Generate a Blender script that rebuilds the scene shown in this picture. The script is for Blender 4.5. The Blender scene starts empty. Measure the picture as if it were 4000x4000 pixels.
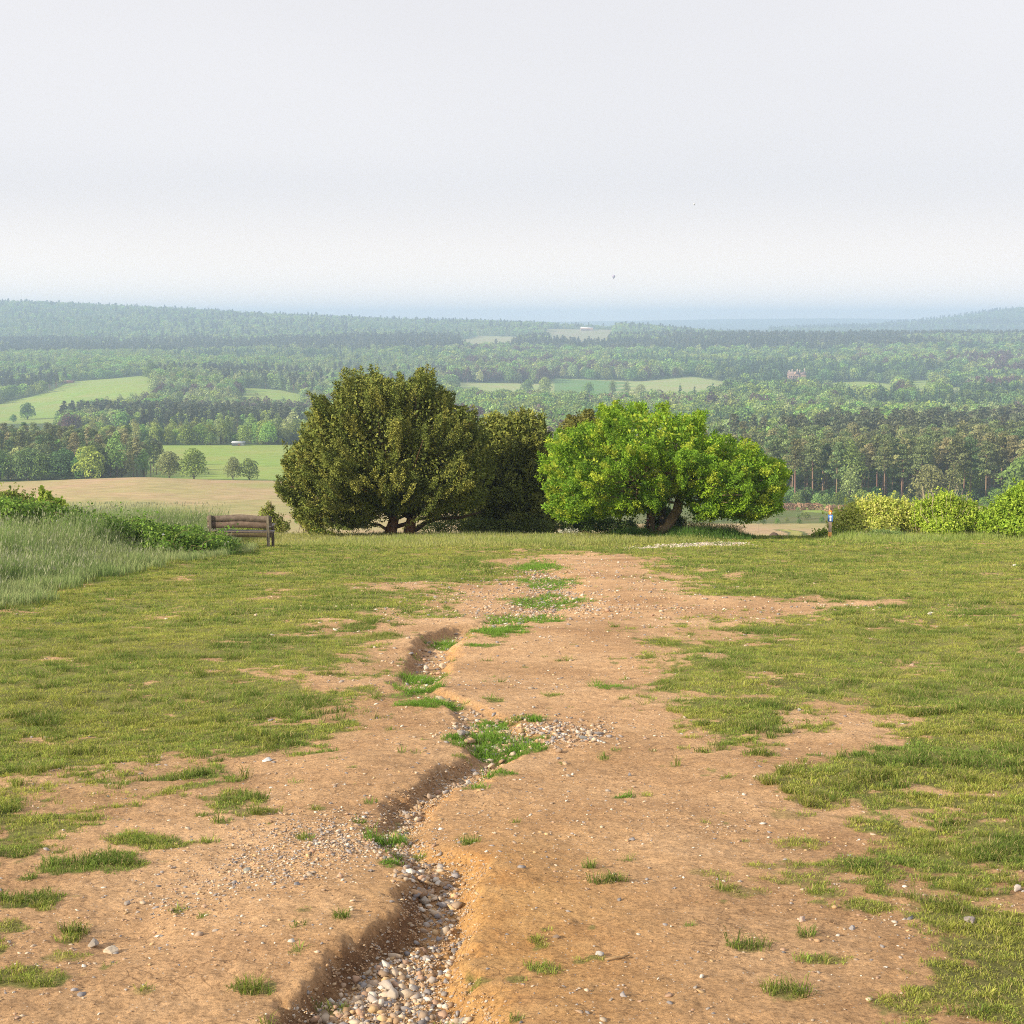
import bpy, math, random
import numpy as np
C = bpy.context.scene.collection
R = math.radians
rng = np.random.default_rng(7)
random.seed(7)

# ------------------------------------------------------------------ camera, world, sun
F = 5833.0; PITCH = R(7.33)
cp, sp_ = math.cos(PITCH), math.sin(PITCH)
cd = bpy.data.cameras.new("camera"); cam = bpy.data.objects.new("camera", cd); C.objects.link(cam)
cd.sensor_width = 36; cd.lens = 36 * F / 4000.0
cd.clip_start = 0.1; cd.clip_end = 60000
cam.rotation_euler = (R(90) - PITCH, 0, 0)
bpy.context.scene.camera = cam

SUN_AZ = R(-122)      # clockwise from +Y: left and a little behind the camera
SUN_EL = R(24)
w = bpy.data.worlds.new("World"); bpy.context.scene.world = w; w.use_nodes = True
nt = w.node_tree; nt.nodes.clear()
sky = nt.nodes.new('ShaderNodeTexSky'); sky.sky_type = 'NISHITA'; sky.sun_disc = False
sky.sun_elevation = SUN_EL; sky.sun_rotation = SUN_AZ % (2 * math.pi); sky.dust_density = 2.0
tc = nt.nodes.new('ShaderNodeTexCoord')
mp = nt.nodes.new('ShaderNodeMapping'); mp.inputs['Scale'].default_value = (1.2, 1.6, 5.0); mp.inputs['Rotation'].default_value = (0, R(12), 0)
nz = nt.nodes.new('ShaderNodeTexNoise'); nz.inputs['Scale'].default_value = 1.1; nz.inputs['Detail'].default_value = 3
nz.inputs['Distortion'].default_value = 0.3
cr = nt.nodes.new('ShaderNodeValToRGB')
cr.color_ramp.elements[0].position = 0.3; cr.color_ramp.elements[0].color = (7.85, 7.75, 8.0, 1)
cr.color_ramp.elements[1].position = 0.7; cr.color_ramp.elements[1].color = (8.65, 8.5, 8.68, 1)
mx = nt.nodes.new('ShaderNodeMix'); mx.data_type = 'RGBA'; mx.inputs['Factor'].default_value = 0.93
bg = nt.nodes.new('ShaderNodeBackground'); bg.inputs['Strength'].default_value = 0.08
wo = nt.nodes.new('ShaderNodeOutputWorld')
L = nt.links.new
L(tc.outputs['Generated'], mp.inputs['Vector']); L(mp.outputs['Vector'], nz.inputs['Vector'])
L(nz.outputs['Fac'], cr.inputs['Fac']); L(sky.outputs['Color'], mx.inputs['A']); L(cr.outputs['Color'], mx.inputs['B'])
sx = nt.nodes.new('ShaderNodeSeparateXYZ'); mrz = nt.nodes.new('ShaderNodeMapRange'); mrz.interpolation_type = 'SMOOTHSTEP'
mrz.inputs['From Min'].default_value = .095; mrz.inputs['From Max'].default_value = 0.0; mxh = nt.nodes.new('ShaderNodeMix'); mxh.data_type = 'RGBA'; mxh.inputs['B'].default_value = (11.2, 10.2, 9.2, 1)
L(tc.outputs['Generated'], sx.inputs[0]); L(sx.outputs['Z'], mrz.inputs['Value']); L(mrz.outputs['Result'], mxh.inputs['Factor']); L(mx.outputs['Result'], mxh.inputs['A'])
L(mxh.outputs['Result'], bg.inputs['Color']); L(bg.outputs['Background'], wo.inputs['Surface'])

sd = bpy.data.lights.new("sun", 'SUN'); sun = bpy.data.objects.new("sun", sd); C.objects.link(sun)
sd.energy = 5.0; sd.angle = R(1.2); sd.color = (1.0, 0.87, 0.66)
sun.rotation_euler = (R(90) - SUN_EL, 0, -SUN_AZ + math.pi)
sc = bpy.context.scene
sc.view_settings.view_transform = 'Standard'; sc.view_settings.look = 'None'
sc.view_settings.exposure = 0.42; sc.view_settings.gamma = 1.0
sc.cycles.max_bounces = 6; sc.cycles.diffuse_bounces = 3; sc.cycles.volume_bounces = 1
sc.cycles.transmission_bounces = 3; sc.cycles.glossy_bounces = 2
sc.cycles.use_denoising = False; sc.cycles.pixel_filter_type = 'BLACKMAN_HARRIS'; sc.cycles.filter_width = 1.0

# ------------------------------------------------------------------ helpers
def tag(o, label=None, cat=None, group=None, kind=None):
    if label: o['label'] = label
    if cat: o['category'] = cat
    if group: o['group'] = group
    if kind: o['kind'] = kind
    return o
def empty(name, loc=(0, 0, 0), rz=0.0):
    o = bpy.data.objects.new(name, None); C.objects.link(o); o.location = loc; o.rotation_euler = (0, 0, rz)
    o.empty_display_size = 0.2
    return o
def mesh_np(name, V, faces, col=None, smooth=False, attrs=None):
    """V (n,3); faces: list of (k,m) index arrays with m corners each"""
    me = bpy.data.meshes.new(name)
    V = np.asarray(V, dtype=np.float32)
    if not isinstance(faces, list): faces = [faces]
    faces = [np.asarray(f, dtype=np.int32) for f in faces if len(f)]
    nl = sum(f.size for f in faces); npoly = sum(len(f) for f in faces)
    me.vertices.add(len(V)); me.vertices.foreach_set('co', V.ravel())
    if npoly:
        me.loops.add(nl); me.polygons.add(npoly)
        me.loops.foreach_set('vertex_index', np.concatenate([f.ravel() for f in faces]))
        tot = np.concatenate([np.full(len(f), f.shape[1], np.int32) for f in faces])
        st = np.concatenate([[0], np.cumsum(tot)[:-1]]).astype(np.int32)
        me.polygons.foreach_set('loop_start', st)
        me.polygons.foreach_set('loop_total', tot)
        if smooth: me.polygons.foreach_set('use_smooth', np.ones(npoly, bool))
    if col is not None:
        a = me.color_attributes.new('Col', 'FLOAT_COLOR', 'POINT')
        c = np.ones((len(V), 4), np.float32); c[:, :3] = col
        a.data.foreach_set('color', c.ravel())
    for k, v in (attrs or {}).items():
        a = me.attributes.new(k, 'FLOAT', 'POINT'); a.data.foreach_set('value', np.asarray(v, np.float32))
    me.update(); me.validate()
    return me
def link(name, me, mat=None, parent=None, loc=(0, 0, 0)):
    o = bpy.data.objects.new(name, me); C.objects.link(o)
    if mat is not None and len(me.materials) == 0: me.materials.append(mat)
    if parent: o.parent = parent
    o.location = loc
    return o
class MB:
    def __init__(s): s.V = []; s.F = {3: [], 4: []}; s.C = []; s.n = 0
    def add(s, V, Fs, col=(1, 1, 1)):
        V = np.asarray(V, float).reshape(-1, 3)
        s.V.append(V)
        for f in Fs:
            f = np.asarray(f)
            if len(f): s.F.setdefault(f.shape[1], []).append(f + s.n)
        c = np.empty((len(V), 3)); c[:] = col; s.C.append(c); s.n += len(V)
        return s
    def mesh(s, name, smooth=False):
        return mesh_np(name, np.concatenate(s.V), [np.concatenate(v) for v in s.F.values() if v], np.concatenate(s.C), smooth)
    def build(s, name, mat, parent=None, smooth=False, loc=(0, 0, 0)):
        return link(name, s.mesh(name, smooth), mat, parent, loc)
def box(mb, c, h, rot=None, col=(1, 1, 1), bev=0.0):
    """bevelled box; c centre, h half sizes; rot 3x3"""
    h = np.asarray(h, float)
    b = min(bev, h.min() * .45)
    if b <= 0:
        v = np.array([[x, y, z] for z in (-1, 1) for y in (-1, 1) for x in (-1, 1)], float) * h
        f = [[0, 2, 3, 1], [4, 5, 7, 6], [0, 1, 5, 4], [2, 6, 7, 3], [0, 4, 6, 2], [1, 3, 7, 5]]
        fs = [f]
    else:
        v = []; idx = {}
        for sx in (-1, 1):
            for sy in (-1, 1):
                for sz in (-1, 1):
                    for ax in range(3):
                        p = np.array([sx, sy, sz]) * (h - b); p[ax] += (sx, sy, sz)[ax] * b
                        idx[(sx, sy, sz, ax)] = len(v); v.append(p)
        v = np.array(v); q = []; t = []
        for ax in range(3):
            u, w_ = [a for a in range(3) if a != ax]
            for s in (-1, 1):
                cyc = []
                for (a, b_) in ((-1, -1), (1, -1), (1, 1), (-1, 1)):
                    k = [0, 0, 0]; k[ax] = s; k[u] = a; k[w_] = b_
                    cyc.append(idx[(k[0], k[1], k[2], ax)])
                q.append(cyc)
            for a in (-1, 1):
                for b_ in (-1, 1):
                    k0 = [0, 0, 0]; k1 = [0, 0, 0]
                    k0[u] = a; k0[w_] = b_; k0[ax] = -1; k1[u] = a; k1[w_] = b_; k1[ax] = 1
                    q.append([idx[(*k0, u)], idx[(*k1, u)], idx[(*k1, w_)], idx[(*k0, w_)]])
        for sx in (-1, 1):
            for sy in (-1, 1):
                for sz in (-1, 1): t.append([idx[(sx, sy, sz, a)] for a in range(3)])
        fs = [q, t]
    if rot is not None: v = v @ np.asarray(rot).T
    mb.add(v + np.asarray(c), fs, col)
def tube(mb, pts, rad, n=7, col=(1, 1, 1), bump=0.0):
    pts = np.asarray(pts, float); rad = np.asarray(rad, float)
    k = len(pts); V = []
    T = np.gradient(pts, axis=0); T /= np.linalg.norm(T, axis=1)[:, None] + 1e-9
    ref = np.array([0.3, 0.9, 0.1])
    for i in range(k):
        a = np.cross(T[i], ref); a /= np.linalg.norm(a) + 1e-9; b = np.cross(T[i], a)
        ang = np.arange(n) / n * 2 * math.pi
        r = rad[i] * (1 + bump * np.sin(ang * 3 + i * .4) + bump * .6 * rng.normal(0, 1, n))
        V.append(pts[i] + np.outer(np.cos(ang) * r, a) + np.outer(np.sin(ang) * r, b))
    V = np.concatenate(V)
    i, j = np.meshgrid(np.arange(k - 1), np.arange(n), indexing='ij'); i = i.ravel(); j = j.ravel()
    q = np.stack([i * n + j, i * n + (j + 1) % n, (i + 1) * n + (j + 1) % n, (i + 1) * n + j], 1)
    V = np.vstack([V, pts[0], pts[-1]]); jj = np.arange(n)
    t = np.concatenate([np.stack([(jj + 1) % n, jj, np.full(n, k * n)], 1), np.stack([(k - 1) * n + jj, (k - 1) * n + (jj + 1) % n, np.full(n, k * n + 1)], 1)])
    mb.add(V, [q, t], col)

def hsh(ix, iy, s):
    h = (ix.astype(np.int64) * 374761393 + iy.astype(np.int64) * 668265263 + s * 1442695041) & 0xffffffff
    h = ((h ^ (h >> 13)) * 1274126177) & 0xffffffff
    h = (h ^ (h >> 16)) & 0xffffffff
    return h / 4294967295.0
def vnoise(x, y, s=0):
    ix = np.floor(x); iy = np.floor(y); fx = x - ix; fy = y - iy
    fx = fx * fx * fx * (fx * (fx * 6 - 15) + 10); fy = fy * fy * fy * (fy * (fy * 6 - 15) + 10)
    ix = ix.astype(np.int64); iy = iy.astype(np.int64)
    a = hsh(ix, iy, s); b = hsh(ix + 1, iy, s); c = hsh(ix, iy + 1, s); d = hsh(ix + 1, iy + 1, s)
    return (a + (b - a) * fx) * (1 - fy) + (c + (d - c) * fx) * fy
def fbm(x, y, s=0, o=4, g=.5):
    x = np.asarray(x, float); y = np.asarray(y, float)
    t = 0; a = 1; n = 0
    for k in range(o):
        t = t + a * (vnoise(x * 2 ** k + 13.7 * k, y * 2 ** k - 7.1 * k, s + k) * 2 - 1); n += a; a *= g
    return t / n
def sstep(x): x = np.clip(x, 0, 1); return x * x * (3 - 2 * x)

def ray(X, Y):
    X = np.asarray(X, float); Y = np.asarray(Y, float)
    x = (X - 2000) / F; u = (2000 - Y) / F
    return x, cp + u * sp_, -sp_ + u * cp
def P(X, Y, D):
    x, y, z = ray(X, Y); return np.array([x * D / y, D, z * D / y])
def tanY(Y): x, y, z = ray(2000, Y); return z / y
def proj(p):
    x, y, z = p[..., 0], p[..., 1], p[..., 2]
    f = y * cp - z * sp_; u = y * sp_ + z * cp
    return 2000 + F * x / f, 2000 - F * u / f
SL = 0.112; EYE = 1.7
def onplane(X, Y, dz=0.0):
    x, y, z = ray(X, Y); t = (EYE + dz) / (-z - SL * y); return np.stack([x * t, y * t], -1)
V2 = 4000 / 1932.0
def vpts(a): return np.array(a, float) * V2

def seg_dist(P2, A, B):
    """distance and parameter of points P2 (n,2) to segments A->B; returns min dist, idx, t"""
    best = np.full(len(P2), 1e9); bi = np.zeros(len(P2), int); bt = np.zeros(len(P2))
    for k in range(len(A)):
        d = B[k] - A[k]; L2 = d @ d + 1e-12
        t = np.clip(((P2 - A[k]) @ d) / L2, 0, 1)
        q = P2 - A[k] - t[:, None] * d
        r = np.sqrt((q * q).sum(1)); m = r < best
        best[m] = r[m]; bi[m] = k; bt[m] = t[m]
    return best, bi, bt
def inpoly(P2, poly):
    ins = np.zeros(len(P2), bool); x, y = P2[:, 0], P2[:, 1]; n = len(poly)
    for i in range(n):
        x0, y0 = poly[i]; x1, y1 = poly[(i + 1) % n]
        if y0 == y1: continue
        m = (y0 > y) != (y1 > y)
        ins ^= m & (x < (x1 - x0) * (y - y0) / (y1 - y0) + x0)
    return ins

# ------------------------------------------------------------------ ground layout (world plan, metres)
DIRT = vpts([(1000, 1046), (1130, 1042), (1225, 1050), (1225, 1075), (1290, 1098), (1320, 1108), (1270, 1128), (1480, 1136), (1690, 1139), (1600, 1148),
    (1400, 1160), (1300, 1166), (1290, 1195), (1205, 1205), (1230, 1240), (1262, 1262), (1245, 1290), (1225, 1320), (1280, 1340),
    (1290, 1370), (1310, 1400), (1350, 1420), (1440, 1408), (1530, 1385), (1600, 1350), (1690, 1372), (1690, 1405), (1600, 1430), (1540, 1450), (1470, 1470),
    (1500, 1500), (1580, 1520), (1640, 1560), (1690, 1600), (1660, 1640), (1670, 1680), (1720, 1740), (1780, 1800), (1840, 1860), (1900, 1960), (1930, 2080),
    (-300, 2080), (-500, 1700), (-100, 1590), (60, 1545), (150, 1530), (260, 1512), (340, 1480), (430, 1472), (410, 1440), (360, 1426), (480, 1425), (620, 1398), (715, 1382),
    (735, 1345), (690, 1308), (600, 1288), (490, 1266), (600, 1268), (700, 1272), (745, 1250), (690, 1215), (740, 1205), (680, 1176), (760, 1168),
    (850, 1158), (830, 1135), (870, 1115), (810, 1106), (950, 1098), (985, 1075), (945, 1056)])
DIRTW = onplane(DIRT[:, 0], DIRT[:, 1])
# bed centre X, Y (view px), half width m, depth m, bank width m
GUL = [(715, 2080, .27, .16, .22), (735, 1950, .20, .15, .22), (800, 1850, .11, .15, .22), (852, 1770, .06, .15, .22), (852, 1710, .045, .13, .20), (812, 1668, .06, .09, .16),
    (752, 1620, .05, .06, .14), (728, 1590, .05, .06, .14), (795, 1548, .04, .10, .18), (880, 1500, .04, .12, .20), (925, 1455, .05, .10, .18),
    (940, 1405, .20, .05, .16), (900, 1372, .12, .05, .14), (862, 1345, .08, .06, .14), (808, 1328, .10, .06, .14), (780, 1305, .12, .08, .16), (806, 1270, .12, .10, .2),
    (832, 1238, .12, .18, .26), (870, 1210, .10, .16, .26), (940, 1190, .2, .06, .25), (1000, 1160, .25, .05, .3), (1045, 1132, .3, .05, .3),
    (1050, 1100, .3, .05, .4), (1000, 1080, .2, .05, .4), (985, 1060, .2, .03, .4), (980, 1046, .2, .0, .4)]
G = np.array(GUL, float); GW = np.stack([onplane(g[0] * V2, g[1] * V2, g[3]) for g in G])
def gully(x, y):
    p = np.stack([x, y], 1)
    p = p + np.stack([fbm(x * 2.2, y * 2.2, 31, 3), fbm(x * 2.2, y * 2.2, 41, 3)], 1) * 0.09
    d, i, t = seg_dist(p, GW[:-1], GW[1:])
    q = G[i] * (1 - t[:, None]) + G[i + 1] * t[:, None]
    right = x > GW[i, 0] * (1 - t) + GW[i + 1, 0] * t
    e = (d - q[:, 2]) / (q[:, 4] * np.where(right, .70, .66) * (1 + .55 * fbm(x * 6, y * 6, 33, 4, .65)))
    e = e + .22 * fbm(x * 16, y * 16, 35, 3)
    return sstep(1 - e) * q[:, 3] * .68, d, q[:, 2], e
def blob(x, y, X, Y, rx, ry, h):
    c = onplane(X * V2, Y * V2); return h * np.exp(-((x - c[0]) / rx) ** 2 - ((y - c[1]) / ry) ** 2)
def ground_z(x, y, detail=True):
    x = np.atleast_1d(np.asarray(x, float)); y = np.atleast_1d(np.asarray(y, float))
    z = -EYE - SL * y
    far = np.interp(y, [51, 56, 62, 75, 100, 200, 300], [0, -.25, -1.0, -3.6, -7.3, -9.9, -9.7])
    z = z + far
    near = y < 55
    if near.any():
        xn, yn = x[near], y[near]
        dz = fbm(xn * .35, yn * .35, 5, 3) * .10 * np.clip((yn - 4) / 8, .25, 1) * np.clip((52 - yn) / 8, 0.2, 1)
        dz += fbm(xn * 1.6, yn * 1.6, 6, 3) * .022
        if detail:
            g, d, hw, e = gully(xn, yn)
            dz -= g
            dz += blob(xn, yn, 640, 1720, .45, .7, .07) + blob(xn, yn, 720, 1455, .6, .9, .06) + blob(xn, yn, 960, 1650, .25, .6, .05)
            dz -= blob(xn, yn, 240, 1760, .2, .3, .03)
            dz += fbm(xn * 14, yn * 14, 9, 3) * .008 + fbm(xn * 45, yn * 45, 10, 2) * .0035
            dz += fbm(xn * 9, yn * 9, 12, 3) * .030 * np.clip((e > -.3) & (e < 1.6), 0, 1) * np.clip(g * 12, 0, 1)
        z[near] += dz
    return z
GP = [(940, 1404, .26, .42, 1.0), (925, 1365, .16, .25, .8), (1000, 1362, .15, .2, .8), (800, 1268, .22, .35, .9), (785, 1300, .22, .3, .9), (815, 1335, .25, .25, .9), (760, 1316, .12, .18, .8),
      (935, 1193, .35, .6, 1), (985, 1165, .5, .9, .9), (1030, 1130, .55, 1.2, .9), (1040, 1098, .5, 1.4, .8), (1010, 1068, .5, 2.2, .95), (840, 1205, .25, .3, .8), (910, 1217, .16, .16, .9),
      (735, 1590, .10, .14, .7), (740, 1640, .07, .10, .8), (710, 1585, .05, .08, .6), (940, 1460, .10, .12, .8), (890, 1490, .06, .08, .5), (1150, 1300, .16, .22, .8), (1176, 1498, .07, .06, .9),
      (1040, 1315, .07, .09, .7), (190, 1628, .22, .16, 1), (300, 1592, .2, .12, 1), (230, 1585, .12, .1, .8), (60, 1702, .18, .14, 1), (50, 1850, .15, .10, 1), (10, 1750, .08, .08, .9),
      (90, 1560, .3, .25, 1), (30, 1600, .2, .2, .9), (440, 1505, .2, .2, .8), (420, 1522, .15, .13, .8), (475, 1535, .12, .1, .7), (590, 1422, .16, .12, .9), (570, 1745, .03, .03, .6), (118, 1806, .07, .05, .6),
      (270, 1870, .03, .03, .5), (1490, 1875, .10, .09, .9), (1410, 1792, .07, .05, .7), (1550, 1810, .09, .06, .7), (1560, 1695, .10, .08, .8), (1600, 1640, .25, .2, .75), (1520, 1660, .2, .16, .55), (1510, 1590, .12, .12, .4),
      (1640, 1715, .14, .1, .8), (1740, 1620, .16, .2, .9), (1780, 1740, .2, .2, .95), (1860, 1835, .25, .2, 1), (1820, 1880, .16, .12, .9), (1460, 1475, .1, .1, .6), (1440, 1434, .12, .08, .6), (1550, 1520, .2, .15, .6),
      (1400, 1690, .12, .07, .5), (1440, 1640, .1, .06, .5), (1340, 1655, .1, .06, .45), (1480, 1540, .12, .1, .45), (1690, 1895, .16, .08, .7)]
GPW = np.array([[*onplane(g[0] * V2, g[1] * V2), g[2], g[3], g[4]] for g in GP])
GULP = set(range(0, 21))
def grass_mask(x, y):
    """0..1 cover of grass; second value 1 where the lush gully grass grows"""
    p = np.stack([x, y], 1)
    d, _, _ = seg_dist(p, DIRTW, np.roll(DIRTW, -1, 0))
    ins = inpoly(p, DIRTW)
    s = np.where(ins, -d, d)
    k = np.clip(y / 22, .35, 1.2)
    n = fbm(x * 1.7, y * 1.7, 21, 4, .6)
    n2 = fbm(x * 5, y * 5, 25, 3, .65); n3 = fbm(x * 13, y * 13, 27, 2)
    m = sstep((s + k * (.42 * n + .34 * n2 + .16 * n3) + .02) / (.09 + .09 * k) + .3)
    # bare patches inside the worn part of the turf
    worn = np.exp(-np.clip(s, 0, 9) / (.7 * k + .5))
    bare = sstep((fbm(x * 1.3 + 5, y * 1.3, 55, 4, .6) + .28 * n2 + .26 * n3 - (.44 - .50 * worn)) / .12)
    m = m * (1 - np.clip(bare, 0, 1) * np.where(s > 0, .92, 0))
    sp = fbm(x * 9 + 3, y * 9, 57, 2) + .5 * fbm(x * 2.1, y * 2.1, 58, 2)
    m = np.maximum(m, np.where(s < 0, sstep((sp - .60 - .16 * np.clip(-s, 0, 3)) / .08) * .8, 0))
    lush = np.zeros_like(x)
    for i, (cx, cy, rx, ry, a) in enumerate(GPW):
        wv = 1 - np.sqrt(((x - cx) / rx) ** 2 + ((y - cy) / ry) ** 2) + .75 * n2 + .35 * n3
        g = sstep(wv / .25) * a
        m = np.maximum(m, g)
        if i in GULP: lush = np.maximum(lush, g)
    return m, lush

# ------------------------------------------------------------------ far terrain
ROWS = [
 (300, [0, 4000], [2106, 2106]),
 (330, [0, 2000, 4000], [2064, 2066, 2066]),
 (400, [0, 600, 1200, 2000, 4000], [1975, 1962, 1975, 1992, 1988]),
 (470, [0, 300, 550, 800, 1200, 2000, 4000], [1886, 1866, 1856, 1872, 1885, 1930, 1938]),
 (500, [0, 600, 1200, 2000, 4000], [1880, 1872, 1872, 1905, 1915]),
 (700, [0, 1200, 2000, 4000], [1744, 1740, 1765, 1770]),
 (1000, [0, 4000], [1668, 1672]),
 (1150, [0, 1200, 2000, 4000], [1638, 1638, 1628, 1625]),
 (1400, [0, 600, 1200, 2000, 4000], [1576, 1522, 1545, 1562, 1562]),
 (1500, [0, 600, 1200, 2000, 2800, 4000], [1556, 1495, 1535, 1540, 1540, 1540]),
 (1800, [0, 600, 1200, 2000, 2700, 3400, 4000], [1484, 1462, 1478, 1484, 1478, 1486, 1490]),
 (2400, [0, 2000, 4000], [1402, 1402, 1400]),
 (2800, [0, 1200, 2000, 2800, 4000], [1366, 1358, 1350, 1345, 1340]),
 (3000, [0, 1200, 2000, 2800, 4000], [1356, 1346, 1340, 1326, 1320]),
 (3300, [0, 1200, 2000, 2800, 3400, 4000], [1328, 1330, 1338, 1346, 1362, 1362]),
 (3900, [0, 600, 1200, 1700, 2000, 2500, 2800, 3200, 4000], [1250, 1262, 1286, 1292, 1288, 1292, 1312, 1345, 1348]),
 (4600, [0, 300, 600, 1140, 1450, 1760, 2000, 2300, 2700, 3000, 4000], [1184, 1198, 1214, 1244, 1256, 1268, 1276, 1290, 1310, 1330, 1335]),
 (5100, [0, 1200, 2400, 4000], [1225, 1275, 1305, 1320]),
 (6100, [0, 2800, 3100, 3400, 3560, 3730, 3860, 3930, 4000, 4300], [1300, 1300, 1292, 1280, 1268, 1246, 1224, 1212, 1208, 1196]),
 (9000, [0, 4000], [1284, 1280]),
 (9700, [0, 1500, 2000, 2600, 3000, 3400, 3800, 4000], [1258, 1256, 1264, 1262, 1266, 1262, 1270, 1270]),
 (10800, [0, 1500, 1700, 2150, 2500, 2900, 3300, 3700, 4000], [1250, 1250, 1238, 1256, 1250, 1240, 1238, 1245, 1250]),
 (11400, [0, 4000], [1262, 1262])]
LD = np.array([math.log(r[0]) for r in ROWS])
SG = np.linspace(-.8, .8, 321)
def build_table():
    ld = np.linspace(math.log(300), math.log(11400), 260)
    XS = 2000 + SG * F * 1.003
    T = np.zeros((len(ROWS), len(SG)))
    for i, (d, xs, ys) in enumerate(ROWS):
        T[i] = tanY(np.interp(XS, xs, ys)) * d
        # flatten far outside the photograph
    out = np.zeros((len(ld), len(SG)))
    for j in range(len(SG)): out[:, j] = np.interp(ld, LD, T[:, j])
    k = np.array([1, 3, 5, 3, 1.]); k /= k.sum()
    for _ in range(2):
        pad = np.pad(out, ((2, 2), (2, 2)), mode='edge')
        out = sum(k[a] * pad[a:a + len(ld), 2:-2] for a in range(5))
        pad = np.pad(out, ((0, 0), (2, 2)), mode='edge')
        out = sum(k[a] * pad[:, a:a + len(SG)] for a in range(5))
    return ld, out
TLD, TZ = build_table()
def valley_z(x, y):
    x = np.asarray(x, float); y = np.asarray(y, float)
    s = np.clip(x / y, -.799, .799); l = np.clip(np.log(np.maximum(y, 300)), TLD[0], TLD[-1] - 1e-6)
    fi = (l - TLD[0]) / (TLD[1] - TLD[0]); i = np.floor(fi).astype(int); i = np.clip(i, 0, len(TLD) - 2); a = fi - i
    fj = (s - SG[0]) / (SG[1] - SG[0]); j = np.clip(np.floor(fj).astype(int), 0, len(SG) - 2); b = fj - j
    z = (TZ[i, j] * (1 - a) + TZ[i + 1, j] * a) * (1 - b) + (TZ[i, j + 1] * (1 - a) + TZ[i + 1, j + 1] * a) * b
    return z + 5.5 * fbm(x / 330, y / 260, 65, 3) * sstep((y - 850) / 500) * (y < 5000)
def terrain_z(x, y):
    x = np.atleast_1d(np.asarray(x, float)); y = np.atleast_1d(np.asarray(y, float))
    zn = ground_z(x, np.minimum(y, 299), False)
    zf = valley_z(x, y)
    k = sstep((y - 200) / 110)
    return np.where(y < 200, zn, zn * (1 - k) + zf * k)

TAN = (.46, .335, .20); GRN = (.30, .36, .10); PALEG = (.36, .38, .17); WOODF = (.11, .14, .055); RED = (.25, .13, .09); ROUGH = (.16, .17, .07)
FIELDS = [  # px polygon, d range, colour
 ([(-900, 1000), (5200, 1000), (5200, 3000), (-900, 3000)], 200, 348, TAN),
 ([(-900, 1000), (2150, 1000), (2150, 3000), (-900, 3000)], 348, 480, TAN),
 ([(3480, 1000), (5200, 1000), (5200, 3000), (3480, 3000)], 348, 416, TAN),
 ([(3130, 1965), (3480, 1965), (3480, 2010), (3130, 2000)], 380, 430, GRN),
 ([(-900, 1000), (1500, 1000), (1500, 3000), (-900, 3000)], 480, 492, (.2, .2, .08)),
 ([(540, 1000), (1500, 1000), (1500, 3000), (600, 3000)], 484, 708, GRN),
 ([(-400, 1600), (0, 1578), (110, 1552), (203, 1527), (275, 1491), (420, 1480), (565, 1466), (590, 1480), (601, 1522), (478, 1535), (350, 1548), (253, 1564), (217, 1622), (0, 1640), (-400, 1650)], 1100, 1900, GRN),
 ([(850, 1513), (1000, 1517), (1100, 1525), (1190, 1545), (1180, 1556), (1000, 1537)], 1200, 1700, GRN),
 ([(1760, 1494), (2150, 1500), (2170, 1478), (2350, 1485), (2500, 1490), (2700, 1470), (2850, 1495), (2760, 1520), (2600, 1537), (2350, 1542), (2100, 1532), (1800, 1522)], 1400, 2000, PALEG),
 ([(2170, 1480), (2350, 1487), (2480, 1497), (2300, 1510), (2160, 1502)], 1400, 2000, (.16, .26, .09)),
 ([(1790, 1332), (1880, 1312), (2035, 1316), (1990, 1338), (1850, 1345)], 2900, 4200, (.36, .33, .18)),
 ([(2130, 1285), (2400, 1285), (2370, 1330), (2150, 1322)], 3000, 4200, (.33, .29, .17)),
 ([(3130, 1500), (3370, 1490), (3500, 1503), (3500, 1516), (3360, 1512)], 1500, 2000, GRN),
 ([(3540, 1486), (3630, 1486), (3640, 1520), (3560, 1516)], 1500, 2000, GRN),
 ([(3690, 1512), (3790, 1512), (3770, 1530), (3690, 1528)], 1400, 2000, PALEG),
]
def field_of(x, y, z, paint_=False):
    X, Y = proj(np.stack([x, y, z], -1)); p = np.stack([X, Y], 1)
    f = np.full(len(x), -1); paint = paint_
    for i, (poly, d0, d1, c) in enumerate(FIELDS):
        m = (y >= d0) & (y < d1)
        if m.any():
            mm = np.zeros(len(x), bool); mm[m] = inpoly(p[m], poly)
            if paint and i >= 6: mm[m] |= inpoly(p[m] - [0, 12], poly) | inpoly(p[m] - [0, 26], poly) | inpoly(p[m] - [0, 42], poly)
            f[mm] = i
    return f

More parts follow.
